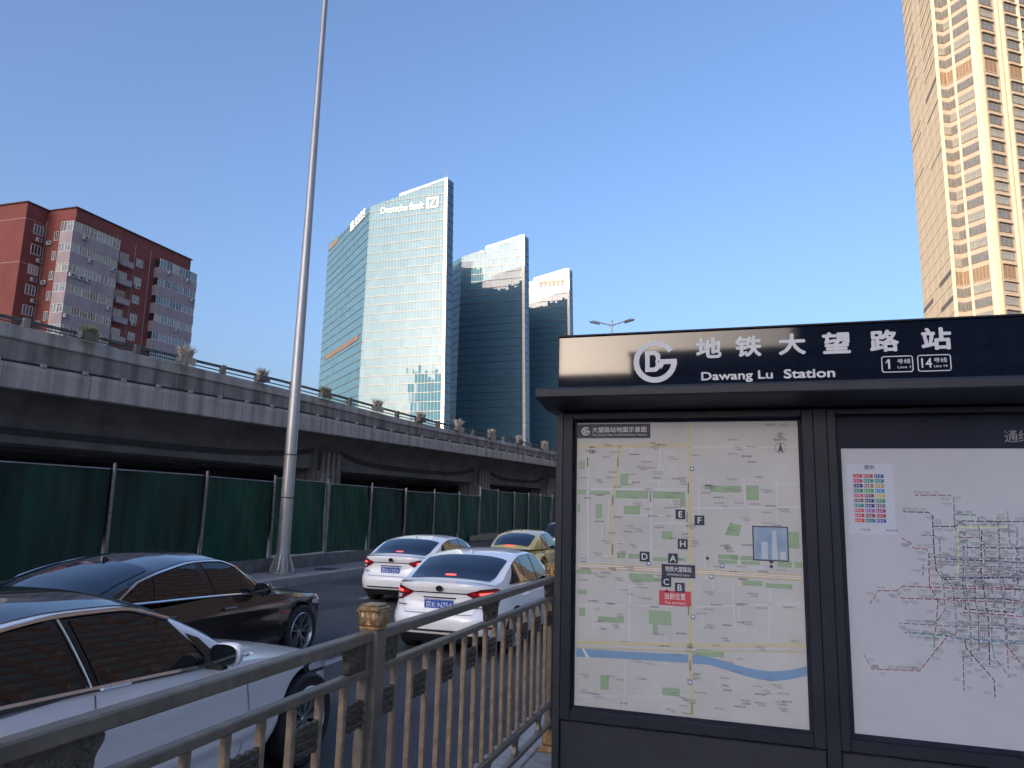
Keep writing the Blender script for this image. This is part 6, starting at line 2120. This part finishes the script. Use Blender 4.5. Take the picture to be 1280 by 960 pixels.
# ---------------------------------------------------------------- black saloon
BLK = dict(LIMO)
BLK.update(
    xr=2.50, xf=2.50, W=0.94, roof_paint=m_bk,
    fw=[(0.2, 0.93), (0.32, 0.965), (0.5, 0.99), (0.66, 0.99), (0.78, 1.0), (0.88, 0.975), (0.97, 0.945), (1.08, 0.91)],
    deck=[(-2.5, 1.00), (-1.9, 1.05), (-1.0, 1.03), (0.7, 1.00), (1.1, 0.99), (1.6, 0.95), (2.1, 0.87), (2.36, 0.78), (2.5, 0.70)],
    belt=[(-2.2, 1.06), (-1.5, 1.035), (-0.3, 0.995), (0.6, 0.96), (1.2, 0.93)],
    ct=[(-2.30, 1.06), (-1.95, 1.145), (-1.5, 1.285), (-1.0, 1.40), (-0.45, 1.462), (-0.1, 1.46), (0.2, 1.40), (0.5, 1.27), (0.8, 1.11), (1.04, 0.99)],
    ce=[(-2.30, 1.03), (-1.85, 1.06), (-1.5, 1.18), (-1.0, 1.315), (-0.45, 1.385), (-0.1, 1.378), (0.12, 1.32), (0.42, 1.175), (0.72, 1.01), (0.98, 0.91)],
    dlo=(-1.68, -1.36, 0.64, 0.18), wins=[(-1.58, -1.40, -1.22, -1.18), (-1.18, -1.14, -0.34, -0.50), (-0.24, -0.38, 0.52, 0.16)],
    wind=(0.96, 0.12), back=(-2.16, -1.05), rim=('Y', 5), chrome=True, chr=0.013, chrome_close=True,
    xwr=-1.42, xwf=1.53, mirror=(0.42, 1.03), mirror_mat=m_bk, handle_mat=m_bk, handle_z=0.84,
    seams=[[(-0.30, 0.26), (-0.32, 0.6), (-0.29, 0.95)], [(0.98, 0.26), (1.02, 0.55), (0.98, 0.88)], [(-1.26, 0.60), (-1.20, 0.85), (-1.14, 1.0)]])
blk, bc = make_car('saloon_car', 'black saloon with chrome window outline in the middle lane', 'car', BLK, m_bk, -6.78, 7.62, glass=m_cgl, dark_rear_glass=m_cglb)
for s0, s1, lo, hi, m_, nm in ((2.72, 3.42, [(0, 0.68), (0.4, 0.62), (1, 0.64)], [(0, 0.75), (0.4, 0.77), (1, 0.72)], m_trimb, 'headlamp'),
                               (2.80, 3.36, [(0, 0.70), (0.4, 0.65), (1, 0.66)], [(0, 0.745), (0.4, 0.755), (1, 0.705)], m_lampw, 'headlamp_lens')):
    lamp(blk, bc, s0, s1, tabf(lo), tabf(hi), m_, nm, 0.006 if nm == 'headlamp' else 0.012)
lamp(blk, bc, 3.45, 4.0, 0.42, 0.66, m_trimb, 'grille', 0.006)
lamp(blk, bc, 0.4, 1.1, 0.80, 0.88, m_tail, 'tail_lamp', 0.008)
bc.top_patch(-2.12, -2.06, 0.16, 0.010, 2, 4).build('high_brake_lamp', m_brake, blk)
antenna_fin(blk, bc, -1.0, m_bk)
for sd in (1, -1):
    p = bc.ring(bc.s_of_x(1.12), 0.66, sd, 0.004)
    MB().rbox(1.05, 1.20, min(p.y - 0.004, p.y + 0.006), max(p.y - 0.004, p.y + 0.006), 0.645, 0.672, 0.003).build('wing_badge', m_tail, blk)
    MB().tube([bc.ring(bc.s_of_x(x), 0.245, sd, 0.012) for x in (-0.9, -0.3, 0.3, 0.9)], 0.012, 6).build('sill_trim', m_chrome, blk, 50)

# ---------------------------------------------------------------- yellow rounded coupe
m_yp = mat('yellow_paint', (0.56, 0.43, 0.14), 0.3, 0.0, coat=1.0, var=0.03, vscale=2)
BUG = dict(
    xr=2.02, xf=2.05, W=0.86, n=3.4, taper=0.14,
    fw=[(0.2, 0.95), (0.4, 1.0), (0.6, 1.0), (0.8, 0.97), (0.95, 0.93), (1.1, 0.88)],
    rr=[(0.2, -0.16), (0.36, -0.02), (0.5, 0.0), (0.7, -0.06), (0.95, -0.22), (1.1, -0.36)],
    ff=[(0.2, -0.12), (0.4, 0.0), (0.6, -0.02), (0.8, -0.14), (1.0, -0.4)],
    deck=[(-2.02, 0.84), (-1.7, 0.98), (-1.3, 1.02), (0.0, 1.0), (0.9, 1.0), (1.4, 0.95), (1.8, 0.83), (2.05, 0.66)],
    drop=[(-2.02, 0.10), (-1.3, 0.12), (0, 0.05), (1.0, 0.14), (2.05, 0.10)],
    sill=[(-2.0, 0.26), (0, 0.21), (2.0, 0.24)], xwr=-1.28, xwf=1.26, rw=0.33, ra=0.385, rim=('I', 6),
    belt=[(-1.8, 0.98), (-0.8, 0.98), (0.4, 0.95), (1.1, 0.93)],
    ct=[(-1.86, 0.98), (-1.62, 1.12), (-1.25, 1.295), (-0.8, 1.425), (-0.3, 1.495), (0.1, 1.498), (0.45, 1.43), (0.75, 1.28), (1.0, 1.11), (1.18, 0.98)],
    ce=[(-1.86, 0.97), (-1.55, 1.01), (-1.25, 1.16), (-0.8, 1.33), (-0.3, 1.415), (0.1, 1.415), (0.4, 1.345), (0.68, 1.19), (0.95, 1.0), (1.18, 0.92)],
    yb=[(-1.86, 0.58), (-1.4, 0.70), (-0.8, 0.77), (0.2, 0.79), (0.9, 0.76), (1.18, 0.70)], tum=0.40,
    wind=(1.10, 0.42), back=(-1.68, -0.92), backv=0.80, backv1=0.84,
    dlo=(-0.98, -0.80, 0.74, 0.42), wins=[(-0.92, -0.80, -0.42, -0.46), (-0.34, -0.40, 0.66, 0.40)],
    seams=[[(-0.40, 0.26), (-0.44, 0.6), (-0.40, 0.94)], [(0.72, 0.26), (0.80, 0.55), (0.78, 0.90)]],
    handles=(-0.25,), handle_z=0.82, mirror=(0.58, 1.02), mirror_mat=m_yp, lower=[])
bug, gc = make_car('rounded_coupe', 'small yellow round roofed car ahead, beside the station board edge', 'car', BUG, m_yp, -6.62, 22.4, glass=m_cgl, dark_rear_glass=m_cglb)
for sd in (1, -1):
    for xw in (BUG['xwr'], BUG['xwf']):
        rows = []
        for i in range(13):
            th = pi * i / 12
            row = []
            for j in range(9):
                ph = (pi / 2) * j / 8
                row.append((xw - 0.52 * cos(th), (0.70 + 0.20 * cos(ph)) * sd, 0.33 + (0.46 + 0.10 * sin(ph)) * sin(th)))
            rows.append(row)
        MB().grid(rows).build('wing', m_yp, bug, 60)
    q = gc.ring(0.80, 0.80, sd, 0.0)
    g = MB().lathe([(0.0, -0.03), (0.07, -0.024), (0.09, 0.0), (0.08, 0.03)], 18, 'x')
    g.xf(Matrix.Translation((q.x - 0.01, q.y, 0.78)))
    g.build('tail_lamp', m_tail, bug, 50)
gc.top_patch(-1.735, -1.70, 0.20, 0.012, 2, 4).build('high_brake_lamp', m_brake, bug)
number_plate(bug, gc, 0.62, '', 0) if False else None
antenna_fin(bug, gc, -0.55, m_trimb)

# ---------------------------------------------------------------- dark sport utility car at the board edge
m_dp = mat('dark_blue_paint', (0.02, 0.026, 0.045), 0.25, 0.2, coat=1.0)
SUV = dict(COROLLA)
SUV.update(
    xr=2.30, W=0.93, n=5.5, roof_paint=m_dp,
    rr=[(0.2, -0.14), (0.36, -0.02), (0.6, 0.0), (0.9, -0.03), (1.1, -0.10), (1.3, -0.2)],
    fw=[(0.2, 0.94), (0.4, 0.98), (0.6, 1.0), (0.9, 0.985), (1.1, 0.955), (1.25, 0.92)],
    deck=[(-2.3, 1.08), (-1.9, 1.14), (-1.0, 1.12), (0.6, 1.08), (1.0, 1.07), (1.5, 1.02), (2.0, 0.92), (2.32, 0.80)],
    belt=[(-2.2, 1.12), (-1.2, 1.10), (0.0, 1.05), (0.9, 1.02), (1.2, 1.0)],
    ct=[(-2.22, 1.13), (-2.05, 1.36), (-1.85, 1.60), (-1.5, 1.67), (-0.6, 1.70), (0.0, 1.68), (0.3, 1.61), (0.65, 1.42), (0.95, 1.22), (1.18, 1.06)],
    ce=[(-2.22, 1.11), (-2.02, 1.30), (-1.82, 1.53), (-1.5, 1.60), (-0.6, 1.63), (0.0, 1.60), (0.25, 1.53), (0.58, 1.33), (0.88, 1.12), (1.18, 1.0)],
    yb=[(-2.22, 0.84), (-1.6, 0.88), (0.2, 0.89), (0.9, 0.85), (1.18, 0.79)], tum=0.33,
    wind=(1.10, 0.34), back=(-2.18, -1.90), backv=0.86, backv1=0.90, rw=0.36, ra=0.41, xwr=-1.32, xwf=1.38,
    dlo=(-1.95, -1.80, 0.80, 0.34), wins=[(-1.85, -1.74, -1.0, -1.0), (-0.95, -0.95, -0.2, -0.22), (-0.13, -0.16, 0.72, 0.32)],
    handle_z=0.92, mirror=(0.66, 1.12), mirror_mat=m_dp, lower=[(0.0, 0.93, 0.42)])
suv, sc_ = make_car('sport_utility_car', 'dark car with white roof half hidden behind the station board edge', 'car', SUV, m_dp, -7.15, 31.6)
lamp(suv, sc_, 0.62, 1.06, 0.86, 1.02, m_tail, 'tail_lamp', 0.010)
lamp(suv, sc_, 0.0, 0.62, 0.93, 0.99, m_wp, 'tailgate_strip', 0.010)
lamp(suv, sc_, 0.0, 0.62, 0.86, 0.93, m_tail, 'tailgate_red_strip', 0.008)
number_plate(suv, sc_, 0.70, '', 0) if False else None
